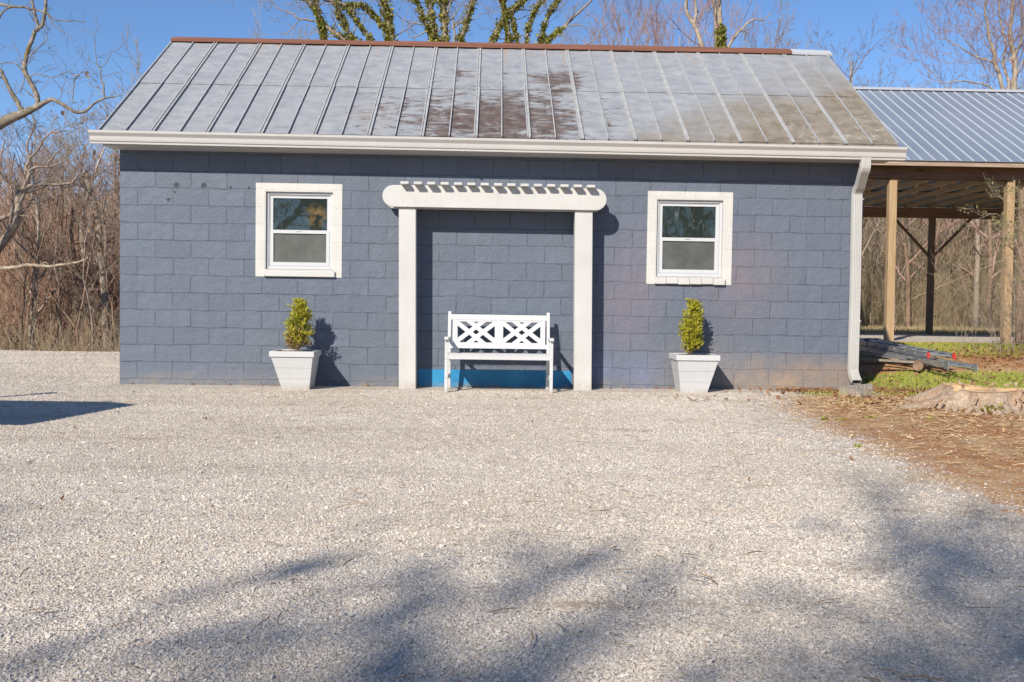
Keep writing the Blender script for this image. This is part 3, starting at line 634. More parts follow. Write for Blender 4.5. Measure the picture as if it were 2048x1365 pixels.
# back rest: tilted plane y(z)
def by(z): return -.285+(z-.44)*.19
def bb(mb, x0, x1, z0, z1, th=.022, o=0.):
    lo = [(x0, by(z0)-th+o, z0), (x1, by(z0)-th+o, z0), (x1, by(z0)+o, z0), (x0, by(z0)+o, z0)]; hi = [(x0, by(z1)-th+o, z1), (x1, by(z1)-th+o, z1), (x1, by(z1)+o, z1), (x0, by(z1)+o, z1)]
    mb.hexa(lo, hi)
XL, XR = BX0+.048, BX1-.048
b = MB(); bb(b, XL, XR, .822, .885, .026); bb(b, XL, XR, .495, .545, .026)
bk = bevel(BE.part(b, 'backrest', M['bench']), .003)
xm = (XL+XR)/2
for a, c in ((XL+.018, XL+.055), (XR-.055, XR-.018), (xm-.030, xm+.030)): b = MB(); bb(b, a, c, .5455, .8215); BE.part(b, 'stile', M['bench'], parent=bk)
def clip(poly, x0, x1, z0, z1):
    for ax, v, sg in ((0, x0, 1), (0, x1, -1), (1, z0, 1), (1, z1, -1)):
        out = []
        for i in range(len(poly)):
            p, q_ = poly[i], poly[(i+1) % len(poly)]; ip, iq = sg*(p[ax]-v) >= 0, sg*(q_[ax]-v) >= 0
            if ip: out.append(p)
            if ip != iq: t = (v-p[ax])/(q_[ax]-p[ax]); out.append((p[0]+t*(q_[0]-p[0]), p[1]+t*(q_[1]-p[1])))
        poly = out
        if not poly: return []
    return poly
for x0, x1 in ((XL+.0555, xm-.0305), (xm+.0305, XR-.0555)):
    z0, z1 = .5457, .8213; b = MB()
    fw = .018; bb(b, x0, x0+fw, z0, z1, .016, -.004); bb(b, x1-fw, x1, z0, z1, .016, -.004); bb(b, x0+fw, x1-fw, z0, z0+fw, .016, -.004); bb(b, x0+fw, x1-fw, z1-fw, z1, .016, -.004)
    ix0, ix1, iz0, iz1 = x0+fw, x1-fw, z0+fw, z1-fw; cx, cz = (ix0+ix1)/2, (iz0+iz1)/2
    for sg in (1, -1):
        for o_ in (1, -1):
            za, zb = sorted((o_*.030, o_*.094)); s_ = .77*sg
            P = clip([(cx-1, cz-s_+za), (cx+1, cz+s_+za), (cx+1, cz+s_+zb), (cx-1, cz-s_+zb)], ix0-.004, ix1+.004, iz0-.004, iz1+.004)
            if P: b.prism([(x, by(z)-.017+.0012*sg, z) for x, z in P], (0, .011, 0))
    BE.part(b, 'lattice_panel', M['bench'], parent=bk)

# ------------------------------------------------------------ planters with shrubs
def pot(cx, yb, zb, cxb):
    P = Thing('square_planter', (cx, yb-.25, zb), 'white square tapered planter below the left window' if cx < 4 else 'white square tapered planter below the right window', 'planter', 'planters flanking the bench')
    y0, y1 = yb-.5, yb; cy = yb-.25; H = .435; b = MB()
    def sq(h, x, z): return [(x-h, cy-h, z), (x+h, cy-h, z), (x+h, cy+h, z), (x-h, cy+h, z)]
    def hx(t): return cxb+(cx-cxb)*t
    # body in three shiplap courses
    zs = [0, .122, .245, .372]; hb, ht = .152, .232
    for i in range(3):
        a, c = zs[i]/.372, zs[i+1]/.372
        lo = sq(hb+(ht-hb)*a, hx(a), zb+zs[i]+(.0 if i == 0 else .0035)); hi = sq(hb+(ht-hb)*c, hx(c), zb+zs[i+1]); b.hexa(lo, hi)
        if i: b.hexa(sq(hb+(ht-hb)*a-.004, hx(a), zb+zs[i]), sq(hb+(ht-hb)*a-.004, hx(a), zb+zs[i]+.0035))
    P.part(b, 'body', M['pot'])
    o, n_ = .249, .212; za, zc = zb+.3725, zb+H; b = MB()
    b.box(cx-o, cx+o, cy-o, cy-n_, za, zc); b.box(cx-o, cx+o, cy+n_, cy+o, za, zc); b.box(cx-o, cx-n_, cy-n_, cy+n_, za, zc); b.box(cx+n_, cx+o, cy-n_, cy+n_, za, zc)
    bevel(P.part(b, 'rim', M['pot']), .004)
    b = MB(); r = np.random.default_rng(int(cx*10)); n = 12
    vs = [(cx-n_+2*n_*i/n, cy-n_+2*n_*j/n, zc-.018+r.uniform(-.006, .012)) for j in range(n+1) for i in range(n+1)]
    b.poly(vs, [(j*(n+1)+i, j*(n+1)+i+1, (j+1)*(n+1)+i+1, (j+1)*(n+1)+i) for j in range(n) for i in range(n)]); P.part(b, 'soil', M['soil'])
    return cx, cy, zc-.02
def spray_template():      # flat fan of scale-leaf twiglets
    v = []; f = []
    def strip(a, b_, w_):
        a, b_ = np.array(a), np.array(b_); d = b_-a; n_ = np.array([-d[1], d[0]]); n_ = n_/np.linalg.norm(n_)*w_; k = len(v)
        mid = (a+b_)/2
        for p in (a-n_*.5, mid-n_, b_, mid+n_, a+n_*.5): v.append((p[0], p[1], .06*np.linalg.norm(p)**2*10))
        f.append([k, k+1, k+2, k+3, k+4])
    strip((0, 0), (0, 1), .055)
    for t, l_ in ((.15, .42), (.32, .48), (.5, .42), (.68, .3), (.84, .18)):
        for s_ in (-1, 1): strip((0, t), (s_*l_*.62, t+l_*.75), .05)
    return np.array(v), f
def arbor(base, H, Rw, seed, label, brown, lean=0.):
    r = np.random.default_rng(seed); x, y, z = base
    T = Thing('arborvitae_shrub', base, label, 'shrub', 'arborvitae in the planters')
    b = MB(); n_br = 60; tips = []
    tr = [(x, y, z), (x+.01, y, z+H*.3), (x+lean*.5, y, z+H*.65), (x+lean, y, z+H*.95)]; b.tube(tr, [.012, .010, .007, .003], 6)
    for i in range(n_br):
        t = .06+.94*(i+r.uniform(0, 1))/n_br; zz = z+H*t*.86; a = r.uniform(0, 2*np.pi)
        hh = (zz-z)/H; rr = Rw*max(.10, min(1., .35+hh*2.4)*max(0, 1-hh*1.08)**.55*1.25)*r.uniform(.55, 1.)
        p0 = np.array([x+lean*hh, y, zz-.03]); p2 = p0+np.array([math.cos(a)*rr, math.sin(a)*rr, r.uniform(.06, .13)]); p1 = (p0+p2)/2+np.array([0, 0, -.01])
        if p2[2] > z+H: p2[2] = z+H
        b.tube([p0, p1, p2], [.004, .003, .0015], 4); tips.append((p0, p1, p2))
    T.part(b, 'trunk', M['brownbark'])
    tv, tf = spray_template(); pos = []; mats = []; col = []
    for p0, p1, p2 in tips:
        for k in range(44):
            t = r.uniform(.3, 1.08); p = p0*(1-t)+p2*t+r.normal(0, .018, 3)
            out = np.array([p[0]-x-lean*.5, p[1]-y, 0]); out /= np.linalg.norm(out)+1e-6
            d = out*r.uniform(.2, .9)+np.array([0, 0, r.uniform(.5, 1.2)])+r.normal(0, .3, 3); d /= np.linalg.norm(d)
            s_ = np.cross(d, r.normal(0, 1, 3)); s_ /= np.linalg.norm(s_); n_ = np.cross(s_, d); L = r.uniform(.022, .046)
            pos.append(p); mats.append(np.stack([s_*L, d*L, n_*L], 1)); col.append((p[2]-z)/H)
    pos = np.array(pos); mats = np.array(mats); col = np.array(col); pos[:, 2] = np.minimum(pos[:, 2], z+H-.02)
    br = (r.uniform(0, 1, len(col)) < np.clip((brown-col)*2.2, 0, .85))
    for nm, msk, mt in (('foliage', ~br, M['arbor']), ('dry_foliage', br, M['arborbrown'])):
        if msk.any():
            o = bulk(nm, tv, tf, pos[msk]-np.array(base), mats[msk], mt, T.o)
px, py, pz = pot(2.130, -.130, .012, 2.160); arbor((2.16, py, pz), .60, .165, 4, 'yellow green arborvitae with a browned lower left side in the left planter', .48, .03)
px, py, pz = pot(6.700, -.080, .030, 6.675); arbor((6.66, py, pz), .655, .150, 9, 'taller and denser yellow green arborvitae in the right planter', .2, .03)

# ------------------------------------------------------------ open carport to the right rear
CZ0 = .43
FY, BY_, EYF, RYC, EYB = 6.5, 13.9, 6.1, 10.05, 14.0
CPX0, CPX1 = 10.0, 24.0
cp = Thing('open_carport', (16.5, 9, CZ0), 'open timber pole carport with a blue grey ribbed metal roof beside the block building', 'carport')
zf = float(at(1790, 357, FY-.115)[2]); zbm = float(at(1790, 331, FY-.115)[2])
def pp(name, x, y, z0, z1, mat, lean=0., w_=.140):
    b = MB(); h = w_/2
    b.hexa([(x-h, y-h, z0), (x+h, y-h, z0), (x+h, y+h, z0), (x-h, y+h, z0)], [(x-h+lean, y-h, z1), (x+h+lean, y-h, z1), (x+h+lean, y+h, z1), (x-h+lean, y+h, z1)])
    return bevel(cp.part(b, name, M[mat]), .006)
fx = [11.11+.17, 11.11+.17+2.06]; fx += [fx[1]+2.06*k for k in range(1, 6)]
ZR = float(at(1866, 437, BY_-.03)[2])
P1 = at(1777, 690, FY); P2 = at(2011, 681, FY); st = P2[0]-P1[0]
for k in range(6): pp('post', P1[0]+st*k, FY, CZ0-.25, zf, 'wood_new', -.015)
Q1 = at(1858, 665, BY_)
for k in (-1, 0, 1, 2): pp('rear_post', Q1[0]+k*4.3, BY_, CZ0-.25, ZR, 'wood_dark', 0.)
for x0 in (CPX0+.4,): pass
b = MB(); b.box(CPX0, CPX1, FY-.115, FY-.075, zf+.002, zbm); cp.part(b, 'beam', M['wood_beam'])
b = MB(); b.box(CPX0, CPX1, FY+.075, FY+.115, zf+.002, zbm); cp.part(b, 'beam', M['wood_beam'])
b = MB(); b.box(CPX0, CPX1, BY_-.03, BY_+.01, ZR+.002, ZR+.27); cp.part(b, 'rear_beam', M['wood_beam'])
for k in (-1, 0, 1, 2):
    for s_ in (-1, 1):
        b = MB(); x = Q1[0]+k*4.3; b.bar((x+s_*.05, BY_, 2.42), (x+s_*1.0, BY_, ZR), .06, .06); cp.part(b, 'brace', M['wood_dark'])
SLC = (at(1900, 181, RYC)[2]-at(1900, 319, EYF)[2])/(RYC-EYF); EZF = float(at(1900, 320, EYF)[2]); RZC = EZF+SLC*(RYC-EYF)
def zc_(y): return EZF+SLC*(min(y, 2*RYC-y)-EYF)
i = 0; x = CPX0+.15
while x < CPX1-.1:
    b = MB(); t_ = .038
    zb0 = zbm+.003
    b.box(x, x+t_, EYF+.05, 2*RYC-EYF-.05, zb0, zb0+.089)
    for sg in (-1, 1):
        ya = EYF+.05 if sg < 0 else 2*RYC-EYF-.05
        b.prism([(x+.0005, ya, zc_(ya)-.12), (x+.0005, ya, zc_(ya)-.04), (x+.0005, RYC+.0005*sg, RZC-.04), (x+.0005, RYC+.0005*sg, RZC-.135)], (t_-.001, 0, 0))
    for ya, za, yb, zb in ((8., zb0+.06, 8., zc_(8.)-.08), (8., zb0+.06, 9.4, zc_(9.4)-.08), (10., zb0+.06, 9.4, zc_(9.4)-.08), (10.05, zb0+.06, 10.05, RZC-.1), (10.1, zb0+.06, 10.7, zc_(10.7)-.08), (12.1, zb0+.06, 10.7, zc_(10.7)-.08), (12.1, zb0+.06, 12.1, zc_(12.1)-.08)):
        b.bar((x+.019, ya, za), (x+.019, yb, zb), .034, .08, (1, 0, 0))
    cp.part(b, 'truss', M['wood_truss']); x += .61; i += 1
b = MB(); b.box(CPX0, CPX1, EYF+.002, EYF+.04, EZF-.115, EZF-.032); cp.part(b, 'fascia_board', M['wood_fascia'])
b = MB(); b.box(CPX0, CPX1, FY-.175, FY-.12, zbm+.003, zbm+.05)
b = MB()
for sg in (-1, 1):
    ya = EYF-.03 if sg < 0 else 2*RYC-EYF+.03
    b.prism([(CPX0-.1, ya, zc_(ya)-.012), (CPX0-.1, ya, zc_(ya)), (CPX0-.1, RYC+.001*sg, RZC), (CPX0-.1, RYC+.001*sg, RZC-.012)], (CPX1-CPX0+.2, 0, 0))
rfc = cp.part(b, 'roof', M['galv'])
b = MB(); nseg = 0; x = CPX0-.05; pit = .2215
sp_ = (at(1734.2, 180, RYC)[0]-at(1713, 180, RYC)[0])
while x < CPX1+.05:
    for k in range(2):
        pass
    ya = EYF-.034; b.prism([(x-.014, ya, zc_(ya)+.001), (x-.006, ya, zc_(ya)+.017), (x+.006, ya, zc_(ya)+.017), (x+.014, ya, zc_(ya)+.001)], (0, RYC-ya, RZC-zc_(ya)))
    x += sp_
cp.part(b, 'roof_rib', M['galvrib'], parent=rfc)
b = MB(); b.prism([(CPX0-.1, RYC-.13, RZC-.03), (CPX0-.1, RYC-.135, RZC-.045+.03), (CPX0-.1, RYC, RZC+.05), (CPX0-.1, RYC+.135, RZC-.02)], (CPX1-CPX0+.2, 0, 0)); cp.part(b, 'ridge_cap', M['flash'])
b = MB()
for yy in np.arange(EYF+.5, 2*RYC-EYF, .75): b.box(CPX0, CPX1, yy, yy+.09, zc_(yy+.045)-.08, zc_(yy+.045)-.042)
cp.part(b, 'purlin', M['wood_truss'])

# ------------------------------------------------------------ ladders, boards and log behind the corner
def ladder(A, B, C, name, label, red, ht=.075, nr=9, ext=.16):
    # A near-rail far end (left), B near-rail right end, C far-rail right end
    A, B, C = map(Vector, (A, B, C)); D = A+(C-B); T = Thing(name, tuple((A+C)/2), label, 'ladder', 'aluminium ladder sections')
    dr = (B-A).normalized(); cr = (C-B).normalized(); up = cr.cross(dr); up = up if up.z > 0 else -up
    for a, c, s_ in ((A, B, 1), (D, C, -1)):
        b = MB(); b.bar(a, c, .006, ht, up)
        for e in (-1, 1): b.bar(a+up*(ht/2*e-.003*e)+cr*.016*s_, c+up*(ht/2*e-.003*e)+cr*.016*s_, .030, .004, up)
        rl = T.part(b, 'rail', M['alu'])
        if red:
            b = MB(); b.bar(c-dr*.008, c+dr*.010, .038, ht+.004, up); T.part(b, 'end_cap', M['red'], parent=rl)
        else:
            b = MB(); b.bar(c-dr*.05, c+dr*.05, .012, ht+.03, up); T.part(b, 'foot', M['alu'], parent=rl)
    Lg = (B-A).length; n = max(3, int(Lg/.305))
    for i in range(n):
        p = B-dr*(.06+i*.305); b = MB(); w_ = (C-B).length
        b.tube([p-cr*.012, p+cr*(w_*.5), p+cr*(w_+.012)], [.0175]*3, 10); T.part(b, 'rung', M['alu'])
    return T
def P3(px, py, Y): return at(px, py, Y)
ladder(P3(1700, 682, 4.0), P3(1857, 711, 1.5), P3(1908, 713, 1.25), 'extension_ladder', 'upper aluminium ladder section with red end caps lying behind the building corner', True)
ladder(P3(1700, 694, 3.75), P3(1893, 731, .95), P3(1950, 736, .62), 'extension_ladder', 'lower aluminium ladder section without caps lying on the boards and log', False)
rr = np.random.default_rng(2)
for i, (a, c, lb) in enumerate((((1700, 717, 1.9), (1838, 725, 1.5), 'old grey board lying front most under the ladders'), ((1700, 707, 2.8), (1905, 730, 1.75), 'long old board running under the ladders towards the grass'))):
    b = MB(); b.bar(P3(*a), P3(*c), .14, .028); tag(b.build('wooden_board', M['wood_old' if i == 0 else 'wood_new']), lb, 'board')
for i, (a, c, lb) in enumerate((((1690, 704, 2.6), (1812, 719, 1.7), 'dark metal strip nearest the block building'), ((1690, 698, 2.9), (1820, 716, 1.85), 'dark metal strip just under the ladder rail'))):
    b = MB(); b.bar(P3(*a), P3(*c), .05, .02); tag(b.build('metal_strip', M['alu']), lb, 'metal strip')
c0 = P3(1836, 731, 1.42); T = Thing('cut_log', tuple(c0), 'short round log propping up the boards beside the grass', 'log')
b = MB(); b.tube([c0+np.array([.0, 0, -.01]), c0+np.array([.12, .25, 0]), c0+np.array([.25, .5, 0])], [.068, .07, .066], 16); T.part(b, 'bark', M['brownbark'])
b = MB(); n = 16; d = np.array([.43, .9, 0.]); d /= np.linalg.norm(d); r1 = np.cross(d, [0, 0, 1.]); vs = [tuple(c0+np.array([0, 0, -.01])-d*.001+(r1*math.cos(2*math.pi*k/n)+np.array([0, 0, 1])*math.sin(2*math.pi*k/n))*.066) for k in range(n)]
b.poly(vs, [list(range(n))]); T.part(b, 'cut_face', M['brownbark'])
c0 = P3(1742, 685, 4.3); b = MB(); b.lathe([(.115, -.22), (.14, -.02), (.135, .02), (.10, .055), (.04, .068)], tuple(c0), 20)
tag(b.build('plastic_bucket', M['blue'], smooth=True), 'dark blue lidded bucket showing behind the ladders', 'bucket')

# ------------------------------------------------------------ splash block under the downspout
T = Thing('splash_block', (8.75, -.35, .04), 'rough tan concrete splash block on the ground below the downspout', 'splash block')
def gpt(px, py, z):
    v = FWD+(px-1024)/F*RT-(py-682.5)/F*UP; t = (z-CZ)/v[2]; return CP+t*v
a = [gpt(1679, 773, .13), gpt(1742, 767, .13), gpt(1768, 781, .09), gpt(1722, 785, .10)]
b = MB(); a0, a1, a2, a3 = [Vector(q) for q in a]
lo = [Vector((q[0], q[1], .0)) for q in (a0, a3, a2, a1)]
rg = np.random.default_rng(8); n = 14
G_ = []
for j in range(n+1):
    for i in range(n+1):
        u, v_ = i/n, j/n; p = (a3*(1-u)+a2*u)*(1-v_)+(a0*(1-u)+a1*u)*v_
        rim = min(u, 1-v_ if False else 1-v_, v_+.25)
        dz = .0 if (u < .14 or v_ > .84) else -.045
        G_.append((p.x+rg.uniform(-.006, .006), p.y+rg.uniform(-.006, .006), p.z+dz+rg.uniform(-.004, .004)))
b.poly(G_, [(j*(n+1)+i, j*(n+1)+i+1, (j+1)*(n+1)+i+1, (j+1)*(n+1)+i) for j in range(n) for i in range(n)])
edge_idx = [i for i in range(n+1)]+[(j*(n+1)+n) for j in range(1, n+1)]+[(n*(n+1)+i) for i in range(n-1, -1, -1)]+[j*(n+1) for j in range(n-1, 0, -1)]
top = [G_[k] for k in edge_idx]; m_ = len(top); bot = [(x*1.0+(x-8.8)*.03, y+(y+.3)*.03, -.03) for x, y, z in top]
b.poly(top+bot, [(k, m_+k, m_+(k+1) % m_, (k+1) % m_) for k in range(m_)])
T.part(b, 'block', M['concrete'])

# ------------------------------------------------------------ stump with root flare
SC = np.array([9.36, -1.92, .0])
T = Thing('tree_stump', tuple(SC), 'freshly cut low tree stump with flared roots in the dirt on the right', 'stump')
def stump():
    na, nr = 96, 26; r = np.random.default_rng(6)
    th = np.linspace(0, 2*np.pi, na, endpoint=False)
    ridge = np.zeros(na)
    for a0, am, wd_ in ((3.35, .75, .22), (4.35, .25, .25), (5.75, 1.25, .17), (.3, .5, .3), (1.5, .35, .3), (2.4, .4, .3), (5.0, .2, .2)):
        d = np.angle(np.exp(1j*(th-a0))); ridge += am*np.exp(-(d/wd_)**2)
    vs = []; 
    for k in range(nr):
        t = k/(nr-1)
        for i in range(na):
            top_r = .40+.05*math.sin(3*th[i]+1)+.06*ridge[i]
            R_ = top_r+(.18+ridge[i])*t**1.25
            zt = .235-.02*math.sin(th[i]*2)-.03*(ridge[i] > .6)
            f = 1-t; z = zt*(f**(1.7/(1+1.4*ridge[i])))
            z = max(z, -.04*t)
            wob = .018*math.sin(th[i]*13+t*5)*min(1, t*6)+.012*math.sin(th[i]*29+2)*min(1, t*6)
            vs.append((SC[0]+(R_+wob)*math.cos(th[i]), SC[1]+(R_+wob)*math.sin(th[i]), SC[2]+z+(-.05 if t > .96 else 0)))
    b = MB(); b.poly(vs, [(k*na+i, (k+1)*na+i, (k+1)*na+(i+1) % na, k*na+(i+1) % na) for k in range(nr-1) for i in range(na)])
    T.part(b, 'bark', M['stumpbark'], smooth=True)
    top = vs[:na]; b = MB(); c = (SC[0], SC[1], SC[2]+.224); up = [(x, y, z+.004) for x, y, z in top]
    inner = [((x-c[0])*.6+c[0]+r.uniform(-.015, .015), (y-c[1])*.6+c[1], c[2]+r.uniform(-.012, .012)) for x, y, z in top]
    b.poly(up+inner+[c], [(i, (i+1) % na, na+(i+1) % na, na+i) for i in range(na)]+[(na+i, na+(i+1) % na, 2*na) for i in range(na)])
    rj = np.random.default_rng(12); q = MB()
    for k in range(26):
        a_ = rj.uniform(0, 2*np.pi); R0 = .40+.05*math.sin(3*a_+1); z0 = SC[2]+rj.uniform(.16, .25); p0 = (SC[0]+R0*math.cos(a_), SC[1]+R0*math.sin(a_), z0)
        q.bar(p0, (p0[0]+rj.uniform(-.05, .05), p0[1]+rj.uniform(-.05, .05), z0+rj.uniform(.02, .055)), rj.uniform(.012, .03), rj.uniform(.01, .02))
    for k in range(60):
        a_ = rj.uniform(3.1, 6.2); R0 = rj.uniform(.5, .95); zz = .26*(1-(R0-.4)/.7)**1.3*.6 if R0 < 1.08 else 0
        q.bar((SC[0]+R0*math.cos(a_), SC[1]+R0*math.sin(a_), max(.01, zz)), (SC[0]+(R0-.09)*math.cos(a_+rj.uniform(-.1, .1)), SC[1]+(R0-.09)*math.sin(a_), max(.03, zz+.07)), rj.uniform(.015, .05), .014)
    T.part(q, 'splinters', M['stumpbark'])['kind'] = 'stuff'
    # sawn strip running down the long right hand root
    p = []; 
    for k in range(0, 17):
        t = k/16; a_ = 5.75-.05*t; RR = .40+1.10*t; z = .235*(1-t)**.85+.03
        for s_ in (-1, 1): p.append((SC[0]+RR*math.cos(a_)-s_*(.045+.01*math.sin(k))*math.sin(a_), SC[1]+RR*math.sin(a_)+s_*.045*math.cos(a_), SC[2]+z+.006*math.sin(k*1.7)))
    b.poly(p, [(2*k, 2*k+1, 2*k+3, 2*k+2) for k in range(16)]); b.poly([(x, y, z-.06) for x, y, z in p]+p, [(2*k, 2*k+2, 2*k+2+34, 2*k+34) for k in range(16)]+[(2*k+1, 2*k+1+34, 2*k+3+34, 2*k+3) for k in range(16)])
    T.part(b, 'cut_face', M['cut'])
stump()
LEAF = (np.array([(0, -.5, 0), (.32, -.1, .05), (.2, .35, .02), (0, .55, 0), (-.2, .35, .02), (-.32, -.1, .05)]), [[0, 1, 2, 3], [0, 3, 4, 5]])
IVY = (np.array([(0, -.45, 0), (.35, -.3, .04), (.5, .05, .0), (.18, .1, .05), (0, .55, 0), (-.18, .1, .05), (-.5, .05, 0), (-.35, -.3, .04)]), [[0, 1, 2, 3], [0, 3, 4, 5], [0, 5, 6, 7]])
def leafpile(name, c, rad, n, sz, mat, label, cat, seed, lift=.05, group=None):
    r = np.random.default_rng(seed); a = r.uniform(0, 2*np.pi, n); d = rad*np.sqrt(r.uniform(0, 1, n))
    P = np.stack([d*np.cos(a), d*np.sin(a), np.abs(r.normal(0, lift, n))*(1-d/rad*.5)+.01], 1)
    o = bulk(name, *((IVY if 'ivy' in name else LEAF)), P, rots(r, n, .6, r.uniform(.6, 1.2, n)*sz), mat); o.location = c; return tag(o, label, cat, group)
leafpile('leaf_clump', (SC[0]+.12, SC[1]-.50, .09), .13, 160, .05, M['deadleaf'], 'clump of orange brown dead leaves on the front of the stump', 'leaves', 1, .06)
leafpile('ivy_plant', (SC[0]-.28, SC[1]-.62, .06), .12, 90, .035, M['ivy'], 'small dark ivy sprig at the front left foot of the stump', 'plant', 2, .03)
leafpile('ivy_plant', (SC[0]+.95, SC[1]-.05, .10), .22, 240, .05, M['ivy'], 'larger green ivy patch behind the long right root of the stump', 'plant', 3, .06)
for k, (px, py) in enumerate(((1650, 842), (1685, 842), (1738, 838), (1860, 842), (1716, 898))):
    g_ = gpt(px, py, .03)
    lab = ('tiny green weed leftmost at the gravel edge', 'broad low green weed between two others at the gravel edge', 'green weed with a brown leaf at the dirt edge', 'small round green weed on the bare dirt before the stump', 'single green weed on the gravel nearest the camera')[k]
    leafpile('weed_plant', tuple(g_), (.03, .06, .05, .03, .03)[k], 26, .03, M['grassb'], lab, 'weed', 20+k, .012, 'green weeds at the gravel edge')

# ------------------------------------------------------------ trees
def rot_about(v, ax, a): return v*math.cos(a)+np.cross(ax, v)*math.sin(a)+ax*np.dot(ax, v)*(1-math.cos(a))
def grow(T, p, d, r, L, lv, g, up=.12, wig=.22, nch=(7, 6, 5), ratio=.55, spread=.8, k=6, rmin=.0035, leaves=None):
    pts = [p]; st = L/(k-1); dirs = [d]
    for i in range(k-1):
        d = d+g.normal(0, wig, 3)*(.6 if i else .3); d[2] += up; d = d/np.linalg.norm(d); p = p+d*st; pts.append(p); dirs.append(d)
    rad = np.maximum(r*(1-.72*np.linspace(0, 1, k)), rmin*.7)
    T.tube(pts, rad, 6 if r > .04 else (4 if r > .012 else 3))
    if lv <= 0:
        if leaves is not None: leaves.extend(pts[-2:])
        return
    n = nch[min(len(nch)-1, lv-1)]
    for i in range(n):
        t = g.uniform(.22, 1.) if i else 1.; x = t*(k-1); j = min(k-2, int(x)); q = pts[j]+(pts[j+1]-pts[j])*(x-j); dd = dirs[j+1 if j+1 < k else j]
        ax = g.normal(0, 1, 3); ax -= dd*np.dot(ax, dd); ax /= np.linalg.norm(ax)+1e-9
        nd = rot_about(dd, ax, g.normal(spread, .2)*(1 if i else .4))
        rr_ = max(rmin, r*(1-.72*t)*g.uniform(.5, .75)); grow(T, q, nd, rr_, L*ratio*g.uniform(.7, 1.2)*(1.15-.45*t), lv-1, g, up, wig, nch, ratio, spread, 5 if lv > 1 else 4, rmin, leaves)
def smooth_path(P, n=None, jit=0., g=None):
    P = np.array(P, float); m_ = len(P)
    if m_ < 3: return P
    out = []
    for i in range(m_-1):
        p0, p1, p2, p3 = P[max(0, i-1)], P[i], P[i+1], P[min(m_-1, i+2)]
        for t in (0, .25, .5, .75):
            q = .5*((2*p1)+(p2-p0)*t+(2*p0-5*p1+4*p2-p3)*t*t+(3*p1-p0-3*p2+p3)*t**3); out.append(q+(g.normal(0, jit, 3) if jit and g is not None else 0))
    out.append(P[-1]); return np.array(out)
def limb(T, tw, px, Y, r0, r1, g, lv=2, every=.35, tl=.9, spread=.9, nch=(5, 5, 4), dy=0., start=0, up=.06, wig=.26, leaves=None, ratio=.55, rmin=.0035, jit=.006):
    P = smooth_path([at(a, c, Y+dy*i) for i, (a, c) in enumerate(px)], jit=jit, g=g); k = len(P); rad = np.linspace(r0, r1, k)
    T.tube(P, rad, 9); s = 0; nxt = start
    for i in range(1, k):
        s += np.linalg.norm(P[i]-P[i-1])
        while s > nxt and lv >= 0:
            nxt += every*g.uniform(.6, 1.4); dd = P[i]-P[i-1]; dd /= np.linalg.norm(dd)+1e-9
            ax = g.normal(0, 1, 3); ax -= dd*np.dot(ax, dd); ax /= np.linalg.norm(ax)
            nd = rot_about(dd, ax, g.normal(spread, .25)); nd[1] *= .7
            grow(tw, P[i], nd/np.linalg.norm(nd), max(rmin*1.3, rad[i]*g.uniform(.22, .42)), tl*g.uniform(.5, 1.2), lv, g, up, wig, nch, ratio, .75, 5, rmin, leaves)
    return P
def leafset(name, pts, mat, T, sz, g, frac=1., tmpl=LEAF, jitter=.03):
    P = np.array(pts); P = P[g.uniform(0, 1, len(P)) < frac]+g.normal(0, jitter, (1, 3))*0; P = P+g.normal(0, jitter, P.shape); n = len(P)
    return tag(bulk(name, *tmpl, P-np.array(T.l), rots(g, n, 1., g.uniform(.6, 1.3, n)*sz), mat, T.o), kind='stuff')
def stem_down(T, P0, base, r0, r1, g):
    q = [P0*(1-t)+np.array(base)*t for t in np.linspace(0, 1, 6)]; T.tube(smooth_path(q, jit=.03, g=g), np.linspace(r0, r1, 21), 9)

# big oak at the left edge
g = np.random.default_rng(21); Y = 8.2
b0 = at(-330, 700, Y); b0[2] = gz(b0[0], b0[1])-.1
T = Thing('oak_tree', tuple(b0), 'large lichened oak reaching a crooked bare limb in from the left edge against the sky', 'tree')
tr, tw, lv = MB(), MB(), []
mainl = [(-300, 430), (-160, 345), (0, 248), (45, 228), (76, 213), (100, 200), (113, 203), (135, 215), (152, 225), (172, 222), (188, 208), (207, 198), (228, 194), (246, 190)]
P = smooth_path([at(a, c, Y) for a, c in mainl]); tr.tube(P, np.interp(np.linspace(0, 1, len(P)), [0, .08, .2, .36, .6, .85, 1], [.20, .13, .085, .042, .034, .018, .006]), 10)
pt = [tuple(b0), tuple(b0+np.array([.05, 0, 1.2])), tuple(P[0]), tuple(P[0]+np.array([-.5, .2, 3])), tuple(P[0]+np.array([-.3, .4, 7]))]
P_ = smooth_path(pt); tr.tube(P_, np.linspace(.36, .12, len(P_)), 12)
for k in range(14): grow(tw, P_[7+k % 9], np.array([g.uniform(-1, .3), g.uniform(-.8, .8), g.uniform(.1, .7)]), .07, 3., 3, g, .05, .2, (5, 5, 4))
